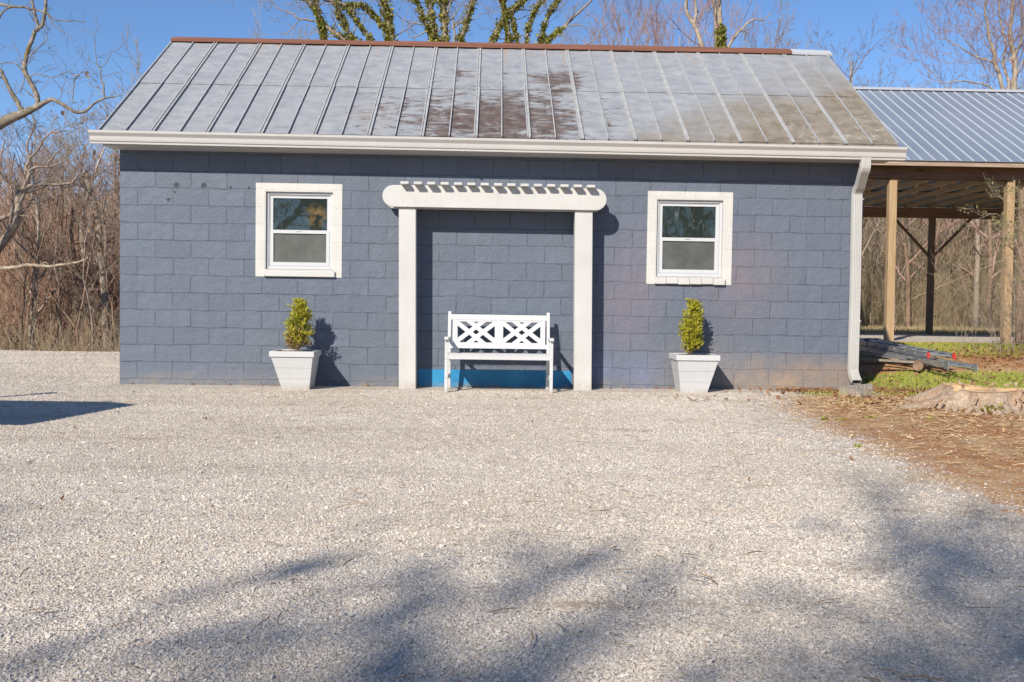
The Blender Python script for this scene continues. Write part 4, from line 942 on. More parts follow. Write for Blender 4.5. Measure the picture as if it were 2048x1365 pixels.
LM = [([(76, 213), (73, 190), (58, 160), (50, 140), (52, 115), (58, 95), (66, 72), (76, 58), (84, 50), (90, 22), (93, -25)], .050, .030, .34, 1),
      ([(77, 58), (70, 30), (64, 0), (62, -25)], .034, .02, .4, 1), ([(47, 228), (35, 205), (20, 182), (8, 155), (0, 140), (-25, 120)], .048, .026, .4, 1),
      ([(-30, 2), (15, 12), (45, 15), (68, 20), (90, 25), (110, 40), (140, 42), (172, 44)], .030, .006, .22, 0), ([(-10, 50), (5, 25), (22, 15), (35, 13)], .02, .012, .4, 0),
      ([(92, 26), (108, 50), (120, 60), (140, 75), (152, 84)], .012, .004, .25, 0), ([(152, 205), (145, 205), (147, 175), (148, 160), (168, 141), (180, 112)], .012, .004, .2, 1),
      ([(210, 196), (207, 172), (203, 158), (200, 140), (193, 120), (192, 100), (186, 60)], .016, .004, .16, 1), ([(200, 140), (214, 122), (222, 108), (236, 98), (252, 84)], .008, .003, .16, 0),
      ([(117, 203), (122, 190), (128, 172), (132, 150), (133, 120)], .008, .003, .2, 1), ([(55, 155), (75, 149), (100, 156), (115, 154), (130, 145), (148, 135)], .012, .004, .2, 1),
      ([(55, 118), (68, 105), (85, 90), (95, 75), (90, 60), (92, 42)], .013, .004, .2, 1), ([(40, 185), (48, 160), (42, 120), (30, 90), (22, 75)], .012, .004, .3, 1),
      ([(50, 150), (30, 128), (10, 126), (-15, 130)], .014, .008, .3, 1), ([(205, 153), (225, 148), (245, 143), (262, 150)], .006, .003, .2, 0), ([(200, 203), (212, 212), (218, 224)], .007, .003, .3, 0),
      ([(60, 215), (68, 250), (72, 285), (85, 300)], .015, .006, .25, 1)]
for px_, r0, r1, ev, l_ in LM: limb(tr, tw, px_, Y, r0, r1, g, l_, ev, .42, 1.0, (5, 4), 0., .15, .05, .3, lv)
limb(MB(), tw, mainl[2:], Y, .03, .01, g, 1, .3, .5, 1.2, (5, 4), 0, .4, .12, .3, lv)
T.part(tr, 'trunk', M['oak']); T.part(tw, 'crown', M['oak'])
nearp = [q for q in lv if -3.9 < q[0] < -2.6 and q[2] < 5.6]
if nearp: leafset('clinging_leaf', nearp, M['tanleaf'], T, .11, g, .1)

# crooked multi-stemmed tree lower left
g = np.random.default_rng(5); Y = 11.
def mt(name, label, px_list, Y, seed, bk, tbk, group=None, cat='tree', lvl=2, every=.4, tl=1., extra=None, leaf=None, nch=(5, 4, 4), spread=.9, up=.06, rmin=.0045, grnd=True):
    g = np.random.default_rng(seed); tr, tw, lv = MB(), MB(), []
    b0 = at(px_list[0][0][0][0], px_list[0][0][0][1], Y); b0[2] = float(gz(b0[0], b0[1]))-.05
    T = Thing(name, tuple(b0), label, cat, group)
    for j, (px_, r0, r1) in enumerate(px_list):
        P = limb(tr, tw, px_, Y, r0, r1, g, lvl, every, tl, spread, nch, 0., .5 if j == 0 else .15, up, .25, lv, .55, rmin)
        if j == 0 and grnd: stem_down(tr, P[0], b0, r0, r0*1.35, g)
    T.part(tr, 'trunk', M[bk]); T.part(tw, 'crown', M[tbk])
    if leaf: leafset(leaf[0], lv, M[leaf[1]], T, leaf[2], g, leaf[3])
    return T
mt('crooked_tree', 'crooked forked dark tree with spreading limbs under the big oak limb at far left', [([(-50, 560), (-20, 520), (30, 450), (38, 420), (36, 395), (38, 380)], .11, .06), ([(38, 395), (55, 360), (58, 345), (52, 335), (60, 318), (75, 300), (95, 270), (130, 262)], .05, .012),
   ([(-20, 450), (0, 438), (25, 428), (38, 410), (55, 375), (68, 372), (90, 369), (140, 367), (155, 350), (170, 345)], .06, .012), ([(56, 345), (70, 335), (100, 333), (125, 325), (135, 310)], .03, .01), ([(60, 318), (55, 290), (68, 255), (72, 240)], .03, .01), ([(95, 332), (105, 315), (128, 295), (160, 290)], .025, .008)],
   Y, 5, 'greybark', 'greybark', every=.3, tl=1.1, leaf=('clinging_leaf', 'tanleaf', .12, .035))
mt('straight_tree', 'slender dark double trunk tree rising just left of the building corner', [([(213, 700), (211, 640), (207, 560), (200, 500), (196, 440), (185, 395), (178, 370), (172, 340)], .085, .05), ([(178, 372), (165, 350), (160, 330), (150, 305)], .03, .01), ([(207, 560), (212, 480), (205, 430), (212, 400)], .04, .02), ([(185, 395), (165, 372), (152, 355)], .025, .01), ([(195, 440), (215, 410), (235, 470)], .02, .01)],
   12., 6, 'greybark', 'greybark', every=.28, tl=1.2, leaf=('clinging_leaf', 'tanleaf', .13, .05))
mt('leaning_tree', 'dark vine wrapped trunk leaning left in the woods beside the building', [([(186, 702), (175, 655), (165, 610), (155, 560), (148, 510), (143, 470), (145, 415)], .10, .03)], 13., 7, 'brownbark', 'redtwig', every=.35, tl=1.1)
mt('leaning_tree', 'second dark leaning trunk further left in the woods under the crooked limbs', [([(100, 702), (92, 600), (82, 520), (75, 470), (60, 430), (45, 415)], .11, .04)], 15., 8, 'brownbark', 'redtwig', every=.3, tl=1.2)
mt('fallen_branch_tree', 'pale lichened horizontal limb crossing in front of the woods at left', [([(-60, 545), (0, 538), (30, 536), (50, 531), (75, 532), (100, 533), (130, 529), (155, 525), (172, 519), (176, 512)], .05, .02), ([(80, 532), (90, 525), (100, 534)], .012, .006), ([(176, 526), (190, 528), (205, 535)], .01, .005)],
   10., 9, 'palebark', 'palebark', every=.6, tl=.5, lvl=1)

# ivy covered trees behind the roof
def ivy_tree(name, label, stems, Y, seed, group, tx, bare=()):
    g = np.random.default_rng(seed); tr, tw = MB(), MB(); b0 = at(tx, 90, Y); b0[2] = float(gz(b0[0], b0[1])); T = Thing(name, tuple(b0), label, 'tree', group); lv = []
    hub = b0+np.array([0, 0, 3.6]); tr.tube(smooth_path([b0-np.array([0, 0, .2]), b0+np.array([.05, 0, 1.5]), hub]), np.linspace(.34, .24, 9), 12); IP = []
    for px_, r0, r1, dens in stems:
        P = limb(tr, tw, px_, Y, r0, r1, g, 2, .30, 1.0, .9, (5, 4), 0, .2, .08, .28)
        tr.tube(smooth_path([hub, (hub+P[0])/2+g.normal(0, .05, 3), P[0]]), np.linspace(.13, r0, 9), 8)
        # extend above the frame
        d = P[-1]-P[-3]; d /= np.linalg.norm(d); grow(tw, P[-1], d, r1, 2.2, 3, g, .08, .2, (5, 4, 3))
        seg = np.linalg.norm(np.diff(P, axis=0), axis=1)
        if dens > 0:
            PP = np.vstack([np.linspace(hub, P[0], 8), P]); seg = np.linalg.norm(np.diff(PP, axis=0), axis=1)
            for i in range(len(PP)-1):
                n = int(seg[i]*dens*1900*g.uniform(.25, 1.35)); t = g.uniform(0, 1, (n, 1)); q = PP[i]+(PP[i+1]-PP[i])*t; rad = max(r0*.95, .05)*(g.uniform(.5, 1.)+g.uniform(1.0, 1.9)*g.uniform(0, 1, (n, 1))**1.5)*(.75+.45*np.sin(i*2.3+r0*50))
                u = g.normal(0, 1, (n, 3)); u /= np.linalg.norm(u, axis=1, keepdims=True); IP.append(q+u*rad)
    for px_, r0 in bare: limb(tr, tw, px_, Y, r0, .006, g, 2, .3, .6, .9, (4, 4), 0, .2, .08, .28)
    T.part(tr, 'trunk', M['greybark']); T.part(tw, 'crown', M['greybark'])
    IP = np.concatenate(IP); bulk('ivy', *IVY, IP-np.array(T.l), rots(g, len(IP), .9, g.uniform(.035, .085, len(IP))), M['ivy'], T.o)
ivy_tree('ivy_covered_tree', 'leftmost ivy covered tree with leaning stems behind the rusty ridge', [([(705, 96), (690, 80), (665, 62), (645, 48), (635, 25), (618, 5), (600, -12)], .055, .035, .55), ([(715, 96), (700, 72), (690, 50), (678, 30), (674, 12), (676, -15)], .06, .04, 1.), ([(750, 96), (735, 72), (715, 45), (698, 20), (680, 12)], .05, .03, .7),
    ([(776, 70), (762, 48), (745, 28), (728, 13), (708, 12), (690, 10)], .04, .03, .7), ([(787, 98), (782, 70), (777, 40), (770, 10), (764, -20)], .07, .055, 1.2), ([(640, 40), (632, 20), (628, -10)], .03, .02, .7)], 12., 31, 'ivy covered trees behind the roof', 745,
    [([(640, 46), (625, 42), (597, 37), (585, 28), (560, 20), (548, 12), (540, 0)], .028), ([(597, 38), (590, 52), (575, 65), (560, 70)], .014), ([(675, 72), (660, 73), (640, 68), (625, 55), (610, 48)], .02)])
ivy_tree('ivy_covered_tree', 'middle ivy covered tree with three thick upright stems behind the ridge', [([(873, 98), (866, 65), (862, 35), (858, -15)], .075, .055, 1.1), ([(893, 98), (890, 65), (888, 35), (886, -15)], .07, .05, .9), ([(868, 80), (852, 50), (842, 25), (828, -8)], .04, .03, .8), ([(913, 98), (925, 68), (934, 40), (944, 10), (952, -15)], .065, .05, 1.)], 12.3, 32, 'ivy covered trees behind the roof', 890,
    [([(908, 98), (909, 70), (907, 45), (903, 25), (898, 0)], .035), ([(909, 55), (925, 42), (950, 38), (965, 25)], .02), ([(858, 62), (840, 70), (822, 76), (812, 60)], .02), ([(850, 50), (825, 46), (805, 40), (790, 25)], .018)])
ivy_tree('ivy_covered_tree', 'rightmost ivy covered tree with forked slanting stems behind the ridge', [([(980, 98), (990, 70), (1003, 45), (1018, 25), (1036, 12), (1056, -12)], .06, .045, 1.), ([(1012, 28), (1006, 10), (1002, -12)], .04, .03, .8), ([(1027, 98), (1018, 75), (1012, 50)], .03, .02, .35), ([(1037, 98), (1031, 68), (1026, 40), (1020, 28)], .035, .03, .6),
    ([(1052, 98), (1055, 68), (1063, 40), (1072, 18), (1090, -5)], .035, .025, .5), ([(1074, 98), (1085, 65), (1094, 35), (1110, 12), (1122, -12)], .035, .025, .6), ([(1085, 92), (1098, 80), (1112, 67), (1122, 60)], .045, .035, 1.1)], 11.8, 33, 'ivy covered trees behind the roof', 1050,
    [([(1120, 62), (1135, 55), (1158, 50), (1180, 60), (1190, 75)], .02), ([(1164, 95), (1185, 82), (1200, 68), (1207, 45), (1210, 12)], .016), ([(1095, 35), (1115, 20), (1130, 5)], .014), ([(1130, 55), (1145, 30), (1160, -5)], .018)])
# pale twin tree
mt('pale_tree', 'tall pale barked tree with twin trunks and a short ivy sleeve behind the roof', [([(1441, 108), (1441, 70), (1439, 40), (1438, 0), (1436, -40)], .085, .06), ([(1434, 100), (1432, 55), (1430, 20), (1427, -30)], .05, .04), ([(1407, 108), (1400, 80), (1392, 58), (1385, 45), (1373, 24), (1374, 0), (1378, -30)], .065, .04), ([(1388, 50), (1392, 30), (1390, 8), (1386, -30)], .045, .03),
   ([(1454, 100), (1466, 80), (1480, 62), (1492, 50), (1506, 40), (1512, 38), (1528, 42), (1542, 24)], .04, .010)], 15., 41, 'palebark', 'redtwig', every=.45, tl=1.3, up=.08)
T = Thing('ivy_plant', tuple(at(1441, 80, 14.85)), 'ivy sleeve climbing the pale twin trunk behind the roof', 'plant'); g = np.random.default_rng(3); n = 900
q = np.array([at(1441, y, 15.) for y in g.uniform(57, 110, n)]); u = g.normal(0, 1, (n, 3)); u /= np.linalg.norm(u, axis=1, keepdims=True)
bulk('foliage', *IVY, q+u*g.uniform(.09, .17, (n, 1))-np.array(T.l), rots(g, n, .9, g.uniform(.06, .11, n)), M['ivy'], T.o)
# right hand fan tree
mt('branching_tree', 'broad bare tree with many fanning tan limbs rising behind the carport roof at right', [([(2030, 200), (2028, 170), (2030, 140), (2027, 105), (2020, 75), (2024, 30), (2028, -20)], 0.082, 0.035), ([(2008, 196), (2003, 170), (1996, 145), (1990, 128), (1988, 105), (1980, 80), (1976, 50), (1970, 30), (1973, -10)], 0.054, 0.025),
   ([(1993, 132), (1975, 121), (1958, 117), (1940, 108), (1920, 95), (1898, 83), (1875, 68), (1858, 57)], 0.027, 0.006), ([(1992, 185), (1975, 172), (1955, 167), (1930, 163), (1905, 164), (1885, 167), (1872, 152), (1855, 138), (1834, 120)], 0.027, 0.004), ([(2016, 196), (2016, 160), (2006, 125), (2012, 95), (2005, 60), (1998, 20), (2000, -20)], 0.041, 0.014),
   ([(2024, 190), (2034, 150), (2048, 120), (2070, 95)], 0.027, 0.014), ([(1958, 118), (1945, 95), (1930, 80), (1915, 55)], 0.014, 0.004), ([(1978, 60), (1962, 45), (1945, 20), (1930, 5)], 0.014, 0.004), ([(2020, 120), (2040, 90), (2045, 40), (2040, -10)], 0.034, 0.014), ([(2006, 130), (2022, 100), (2030, 60)], 0.020, 0.007)],
   13.5, 51, 'palebark', 'redtwig', every=.22, tl=1.15, up=.10, lvl=2, nch=(6, 5, 4))

# shrubby trees whose tops clear the roof
def crown_proto(name, seed, H, W, bk, tbk, nst=6, lv=3, nch=(5, 5, 4), up=.22, rt=.05, spread=.55, ratio=.55, rmin=.005, first=.25):
    g = np.random.default_rng(seed); T = Thing(name, (0, 0, 0), None, 'tree'); tr, tw = MB(), MB()
    P = smooth_path([(0, 0, -.3), (g.normal(0, .05), g.normal(0, .05), H*.3), (g.normal(0, .15), g.normal(0, .15), H*.62), (g.normal(0, .25), g.normal(0, .25), H*.95)], jit=.02, g=g)
    rd = np.linspace(rt, rt*.2, len(P)); tr.tube(P, rd, 8)
    for i in range(nst):
        k = int((first+(1-first)*(i+.5)/nst)*(len(P)-1)); a = i*2.4+g.normal(0, .4); d = np.array([math.cos(a), math.sin(a), g.uniform(.5, 1.3)]); d /= np.linalg.norm(d)
        grow(tw, P[k], d, rd[k]*.55, W*g.uniform(.7, 1.2)*(1-.35*i/nst), lv, g, up*.6, .2, nch, ratio, spread, 6, rmin)
    T.part(tr, 'trunk', M[bk]); T.part(tw, 'crown', M[tbk]); return T.o
M['whitebark'] = bark('white_bark', (.36, .29, .22), (.66, .56, .45))
protos = [crown_proto('broom_tree', 61, 7.5, 2.2, 'greybark', 'redtwig', 12, 2, (8, 6), .3, .06, .5, .6),
          crown_proto('woodland_tree', 62, 8.5, 2.6, 'greybark', 'brownbark', 14, 3, (4, 4, 4), .1, .12, .8, .55),
          crown_proto('woodland_tree', 63, 7.2, 2.3, 'whitebark', 'palebark', 13, 3, (4, 4, 4), .14, .11, .7, .55),
          crown_proto('woodland_tree', 64, 9.5, 2.4, 'brownbark', 'redtwig', 14, 3, (4, 4, 3), .12, .12, .75, .55),
          crown_proto('sapling_tree', 65, 5.0, 1.1, 'greybark', 'greybark', 10, 2, (4, 4), .18, .03, .6, .55, .005, .1),
          crown_proto('sapling_tree', 66, 4.2, 1.3, 'brownbark', 'brownbark', 12, 2, (5, 4), .08, .035, .8, .55, .005, .1)]
used = [False]*len(protos)
def place(k, x, y, s, label, group, sz=1., rz=None, rs=np.random.default_rng(77)):
    o = protos[k] if not used[k] else dup(protos[k]); used[k] = True
    o.location = (x, y, float(gz(x, y))); o.rotation_euler = (rs.normal(0, .05), rs.normal(0, .05), rs.uniform(0, 6.28) if rz is None else rz); o.scale = (s, s, s*sz)
    o['label'] = label; o['category'] = 'tree'; o['group'] = group
for i, (px, py, Yy) in enumerate(((1245, 50, 19), (1275, 25, 20), (1310, 2, 19), (1345, 20, 20.5), (1362, 5, 18.5), (1385, 40, 21))):
    p = at(px, py, Yy); H = p[2]-float(gz(p[0], Yy)); place(0, p[0], Yy, H/7.9, 'reddish twiggy tree in the row behind the roof left of the pale twin trunks', 'reddish twiggy trees behind the roof')
for i, (px, py, Yy, k) in enumerate(((1535, 52, 24, 2), (1572, 70, 25, 2), (1598, 82, 26, 4), (1690, 62, 20, 1), (1712, 100, 21, 2), (1200, 75, 24, 2), (545, 62, 26, 2), (820, 78, 26, 4), (1130, 75, 26, 2), (1480, 70, 25, 0), (262, 120, 22, 2), (300, 108, 23, 4))):
    p = at(px, py, Yy); H = p[2]-float(gz(p[0], Yy))
    lab = {1535: 'small bluish bare tree top just right of the pale twin trunks above the ridge', 1572: 'faint small tree top next to the grey ridge flashing', 1598: 'tiny bare tree top nearest the grey ridge flashing', 1690: 'thin bare tree rising behind the right rake of the tin roof', 1712: 'lower bare tree against the sky between the two roofs', 1200: 'faint bare tree top right of the ivy covered trees',
           545: 'faint bare tree top at the left of the ivy covered trees', 820: 'faint bare tree top between the left and middle ivy covered trees', 1130: 'faint bare tree top behind the right ivy covered tree', 1480: 'reddish bare tree under the slanting limb of the pale tree', 262: 'bare twigs rising beside the left rake of the tin roof', 300: 'short bare twig top just above the left rake of the tin roof'}[px]
    place(k, p[0], Yy, H/(7.9, 9., 7.7, 10., 5.2, 4.4)[k], lab, 'bare tree tops above the roofs')
r = np.random.default_rng(100)
# the woods: left
for i in range(44):
    y = r.uniform(12.5, 27); x0 = at(-60, 600, y)[0]; x1 = at(330, 600, y)[0]; x = x0+(x1-x0)*((i*.618) % 1)
    k = int(r.choice([1, 2, 3, 3])); top = r.uniform(215, 330); H = at(100, top, y)[2]+1.2
    place(k, x, y, min(1.15, H/(7.9, 9., 7.7, 10.)[k]), ('grey trunked', 'pale trunked', 'dark trunked')[k-1]+' bare tree in the woods left of the building', 'woods left of the building')
for i in range(22):
    y = r.uniform(9.5, 15); x0 = at(-40, 600, y)[0]; x1 = at(300, 600, y)[0]; x = x0+(x1-x0)*((i*.618+.3) % 1); k = int(r.choice([4, 5]))
    place(k, x, y, r.uniform(.7, 1.15), ('pale', 'brown')[k-4]+' sapling at the gravel edge of the left woods', 'saplings at the edge of the left woods')
for i in range(40):
    y = r.uniform(24.5, 38); x0 = at(1690, 600, y)[0]; x1 = at(2110, 600, y)[0]; x = x0+(x1-x0)*((i*.618) % 1); k = int(r.choice([1, 2, 3, 2]))
    H = min(7.5, RZC+(RZC-1)*(y-9)/21.) if x < 99 else 6
    place(k, x, y, r.uniform(.9, 1.15)*H/7.5*(9./(7.9, 9., 7.7, 10.)[k]), ('grey trunked', 'pale trunked', 'dark trunked')[k-1]+' bare tree in the woods seen through the carport', 'woods behind the carport')
for i in range(30):
    y = r.uniform(26, 32); x0 = at(1690, 600, y)[0]; x1 = at(2110, 600, y)[0]; x = x0+(x1-x0)*((i*.618+.5) % 1); k = int(r.choice([4, 5, 4]))
    place(k, x, y, r.uniform(.7, 1.1), ('pale', 'brown')[k-4]+' sapling before the woods behind the carport', 'saplings behind the carport')
for i in range(12):
    y = r.uniform(22, 32); x = -1+i*1.55; place(int(r.choice([1, 2, 3])), x, y, .52, 'bare tree of the hidden woods behind the block building', 'woods behind the building')
# brush masses
def brush(name, n, xr, yr, hr, mats, seed, label, wfun=None, rad=(.004, .012), lean=.12):
    g = np.random.default_rng(seed); b = MB()
    for i in range(n):
        y = g.uniform(*yr); xa, xb = xr(y); x = g.uniform(xa, xb); h = g.uniform(*hr)*(1 if g.uniform() < .8 else 1.6); z = float(gz(x, y))
        d = g.normal(0, lean*(3. if g.uniform() < .3 else 1.), 2); p = np.array([x, y, z-.05]); P = [p]
        for k in range(4):
            p = p+np.array([d[0]*h/4*(1+k*.5)+g.normal(0, .028*h), d[1]*h/4+g.normal(0, .028*h), h/4]); P.append(p)
        r0 = g.uniform(*rad); b.tube(P, np.linspace(r0, r0*.4, 5), 3)
        for j in range(2):
            q = P[g.integers(1, 4)]; e = q+np.array([g.normal(0, .16), g.normal(0, .12), g.uniform(.1, .5)])*h*.5; mm = (q+e)/2+g.normal(0, .05, 3)*h
            b.tube([q, mm, e], [r0*.6, r0*.45, r0*.3], 3)
    return tag(b.build(name, mats), label, 'undergrowth', kind='stuff')
brush('undergrowth', 17000, lambda y: (at(-60, 600, y)[0], at(310, 600, y)[0]), (13.6, 27), (1.0, 4.0), M['tanstem'], 7, 'dense brown tangled brush in the left woods', rad=(.003, .010))
brush('undergrowth', 2500, lambda y: (at(-60, 600, y)[0], at(300, 600, y)[0]), (9.3, 13.), (.4, 1.4), M['tanstem2'], 8, 'low tan brush and weeds along the gravel edge at left', rad=(.003, .007))
brush('undergrowth', 22000, lambda y: (at(1680, 600, y)[0], at(2110, 600, y)[0]), (27, 45), (1.2, 4.6), M['farstem'], 9, 'dense tan brush in the woods behind the carport', rad=(.006, .017))
brush('undergrowth', 7000, lambda y: (at(1680, 600, y)[0], at(2110, 600, y)[0]), (26, 30), (.6, 2.4), M['tanstem2'], 10, 'pale dry weeds in front of the woods behind the carport', rad=(.004, .009))
brush('undergrowth', 2500, lambda y: (0, 14), (20, 26), (.5, 3.), M['tanstem'], 11, 'brush of the woods behind the block building')
# far tree mass closing the view
def far_mass(xr, y0, H, seed, label, n=5200):
    g = np.random.default_rng(seed); b = MB()
    for i in range(n):
        y = y0+g.uniform(0, 14); xa, xb = xr(y); x = g.uniform(xa, xb); h = H*g.uniform(.35, 1.0); z = float(gz(x, y)); dx_ = g.normal(0, .12)
        P = [np.array([x+dx_*h*t+g.normal(0, .12), y, z+h*t]) for t in (0, .3, .6, 1)]; r0 = g.uniform(.012, .045); b.tube(P, [r0, r0*.8, r0*.55, .008], 3)
        for j in range(4):
            q = P[g.integers(1, 4)]; e = q+np.array([g.normal(0, .6), g.normal(0, .4), g.uniform(.2, 1.3)]); b.tube([q, (q+e)/2+g.normal(0, .1, 3), e], [.016, .011, .006], 3)
    tag(b.build('distant_woods', M['farstem']), label, 'woods', kind='stuff')
far_mass(lambda y: (at(-120, 600, y)[0], at(380, 600, y)[0]), 27, 6.0, 12, 'hazy far trees closing the left woods')
far_mass(lambda y: (at(-900, 600, y)[0], at(-100, 600, y)[0]), 22, 6.5, 14, 'edge of the woods continuing past the left of the frame', 6500)
far_mass(lambda y: (at(2140, 600, y)[0], at(2900, 600, y)[0]), 36, 8., 15, 'edge of the woods continuing past the right of the frame', 6500)
far_mass(lambda y: (at(330, 600, y)[0], at(1680, 600, y)[0]), 30, 5., 16, 'low far trees hidden behind the block building', 4000)
far_mass(lambda y: (at(1640, 600, y)[0], at(2150, 600, y)[0]), 47, 8.5, 13, 'hazy far trees closing the woods behind the carport', 7500)

# budding shrub before the second carport post
def shrub():
    g = np.random.default_rng(15); b0 = at(2040, 712, 3.6); b0[2] = float(gz(b0[0], b0[1])); T = Thing('budding_shrub', tuple(b0), 'thin stemmed shrub with green spring buds in front of the second carport post', 'shrub')
    tw = MB(); lv = []
    for i in range(75):
        a = g.uniform(0, 2*np.pi); p = b0+np.array([g.normal(.15, .42), g.normal(0, .2), 0]); d = np.array([g.normal(-.02, .3), g.normal(0, .2), 1.]); d /= np.linalg.norm(d)
        grow(tw, p, d, g.uniform(.003, .006), g.uniform(.6, 1.5), 2, g, .05, .16, (4, 4), .5, .7, 6, .0022)
    for (px_) in ([(2060, 700), (2055, 620), (2048, 540), (2030, 480), (2012, 440), (1985, 428), (1955, 440)], [(2070, 700), (2065, 600), (2060, 500), (2052, 440), (2046, 400), (2040, 378)], [(2075, 640), (2050, 500), (2035, 440), (2010, 400), (1990, 392)], [(2060, 640), (2045, 580), (2020, 550), (1995, 545)], [(2080, 560), (2040, 500), (2015, 485), (1990, 480)], [(2065, 560), (2052, 480), (2056, 420), (2060, 390)], [(2075, 600), (2040, 540), (2005, 500), (1985, 520)]):
        limb(tw, tw, px_, 3.6, .006, .0025, g, 1, .08, .30, .9, (4, 3), 0, .8, .08, .25, lv, rmin=.0022)
    T.part(tw, 'stem', M['palebark']); leafset('bud', lv, M['bud'], T, .04, g, 1., jitter=.012)
shrub()
mt('vine_wrapped_tree', 'dark ivy wrapped trunk half hidden behind the second carport post', [([(2042, 690), (2040, 620), (2044, 540), (2042, 450), (2046, 380)], .09, .06)], 6.2, 16, 'brownbark', 'greybark', every=.3, tl=.8)

# trees behind the camera: they shade the foreground and show in the window glass
def shade_tree(x, y, H, seed, label):
    g = np.random.default_rng(seed); T = Thing('shade_tree', (x, y, 0), label, 'tree', 'trees behind the camera'); tr, tw, lv = MB(), MB(), []
    P = smooth_path([(x, y, -.3), (x+.2, y, H*.2), (x-.1, y+.1, H*.45), (x+.2, y, H*.7)], jit=.03, g=g); rd = np.linspace(.32, .14, len(P)); tr.tube(P, rd, 10)
    for i in range(11):
        k = int((.35+.65*i/10)*(len(P)-1)); a = i*2.4+g.normal(0, .3); d = np.array([math.cos(a), math.sin(a), g.uniform(.35, .9)]); d /= np.linalg.norm(d)
        grow(tw, P[k], d, rd[k]*.6, H*.36*g.uniform(.7, 1.15), 3, g, .06, .2, (7, 7, 7), .55, .8, 6, .014, lv)
    T.part(tr, 'trunk', M['greybark']); T.part(tw, 'crown', M['greybark'])
    n_ = len(lv); P = np.array(lv); nz_ = np.sin(P[:, 0]*1.7+seed)+np.sin(P[:, 2]*1.9+2*seed)+np.sin(P[:, 1]*1.6); P = P[nz_ > .45]
    leafset('leaf_cluster', P, M['ivy'], T, .17, g, .75, jitter=.16)
for a in ((-8.6, -28.6, 11.0, 1, 'tall bare tree behind the camera to the left'), (-4.9, -24.9, 12.0, 2, 'tall half leafy tree straight behind the camera'), (.6, -26.8, 11.0, 3, 'tall bare tree behind the camera to the right'), (-2.1, -25.1, 11., 5, 'shorter bushy tree nearest behind the camera'), (12.5, -27.0, 9.5, 6, 'bare tree behind the camera seen in the right window glass'), (5.6, -26.6, 11.5, 4, 'tall bare tree far behind the camera at right')): shade_tree(*a)
# unseen shed shape added left of the frame to cast the pointed gravel shadow
SX, SY = -1.95, -5.98
T = Thing('shadow_shed', (SX, SY, 0), 'small grey board shed standing on the gravel beyond the left edge', 'shed')
b = MB(); b.box(SX-1.6, SX+1.1, SY-.3, SY+1.2, -.05, 1.75); T.part(b, 'wall', M['wood_old'])
b = MB(); b.prism([(SX-1.8, SY-.45, 1.745), (SX-1.8, SY+.45, 2.2), (SX-1.8, SY+1.35, 1.745), (SX-1.8, SY+.45, 2.12)], (3.1, 0, 0)); T.part(b, 'roof', M['galv'])
b = MB(); b.box(SX-.4, SX+.4, SY-.33, SY-.301, .02, 1.6); T.part(b, 'door', M['wood_beam'])

b = MB(); b.lathe([(.05, 1.9), (.05, 2.9), (.08, 2.91), (.08, 2.98)], (-2.55, SY+.45, 0), 10); T.part(b, 'shadow_pipe', M['galv'])  # pipe added to cast the thin second shadow on the gravel
# ------------------------------------------------------------ loose ground cover
r = np.random.default_rng(50)
ICO = np.array([(0, 0, .8), (.9, 0, .1), (.3, .85, 0), (-.75, .5, .1), (-.7, -.55, 0), (.3, -.8, .1), (.1, 0, -.6)]); ICF = [[0, 1, 2], [0, 2, 3], [0, 3, 4], [0, 4, 5], [0, 5, 1], [6, 2, 1], [6, 3, 2], [6, 4, 3], [6, 5, 4], [6, 1, 5]]
n = 620000
# density falls with distance from the camera
d = 2.3+9.*r.uniform(0, 1, n)**1.35; a = r.uniform(-.62, .62, n); x = CX+.1+np.tan(a)*d; y = CY+d
ok = (y < -.04) & (x > -5) & (x < 10.5); D, G, Lf = zones(x, y); keep = r.uniform(0, 1, n) > np.clip(D*1.3, 0, .94)
ok &= keep & (G < .5); x, y, d = x[ok], y[ok], d[ok]; n = len(x); sz = r.lognormal(math.log(.0030), .42, n)*(1+.035*d)
bulk('gravel', ICO, ICF, np.stack([x, y, gz(x, y)+sz*.15], 1), rots(r, n, .5, sz, np.stack([r.uniform(.8, 1.5, n), r.uniform(.7, 1.1, n), r.uniform(.45, .8, n)], 1)), M['stone'])
tag(bpy.data.objects['gravel'], 'pale crushed limestone gravel', 'gravel', kind='stuff')
BL_T = (np.array([(-.06, 0, 0), (.06, 0, 0), (.04, .10, .55), (-.04, .10, .55), (0, .32, 1.)]), [[0, 1, 2, 3], [3, 2, 4]])
def blades(name, n, box, key, thr, mat, h, seed, label):
    r = np.random.default_rng(seed); x = r.uniform(box[0], box[1], n); y = r.uniform(box[2], box[3], n); Z = zones(x, y)[key]
    cl = .5+.25*(np.sin(x*5.3+np.sin(y*7))+np.sin(y*9.1+x*2)); ok = (Z*(.55+.9*cl) > thr) & ~((x < 8.8) & (y > -.02) & (y < 4.7)); x, y = x[ok], y[ok]; m_ = len(x)
    o = bulk(name, *BL_T, np.stack([x, y, gz(x, y)], 1), rots(r, m_, .35, r.uniform(.5, 1.3, m_)*h), mat); return tag(o, label, 'grass', kind='stuff')
blades('grass', 60000, (7.0, 15, -1.9, 5.6), 1, .42, M['grassb'], .05, 1, 'bright green grass patches right of the building')
blades('dry_grass', 40000, (9, 34, 13.5, 28), 1, .4, M['drygrass'], .13, 2, 'dry grass beyond the carport')
def litter(name, n, fpos, tmpl, sz, mat, seed, label, cat, tilt=.25, lift=.01):
    r = np.random.default_rng(seed); x, y = fpos(r, n); m_ = len(x); o = bulk(name, *tmpl, np.stack([x, y, gz(x, y)+lift], 1), rots(r, m_, tilt, r.uniform(.5, 1.4, m_)*sz), mat); return tag(o, label, cat, kind='stuff')
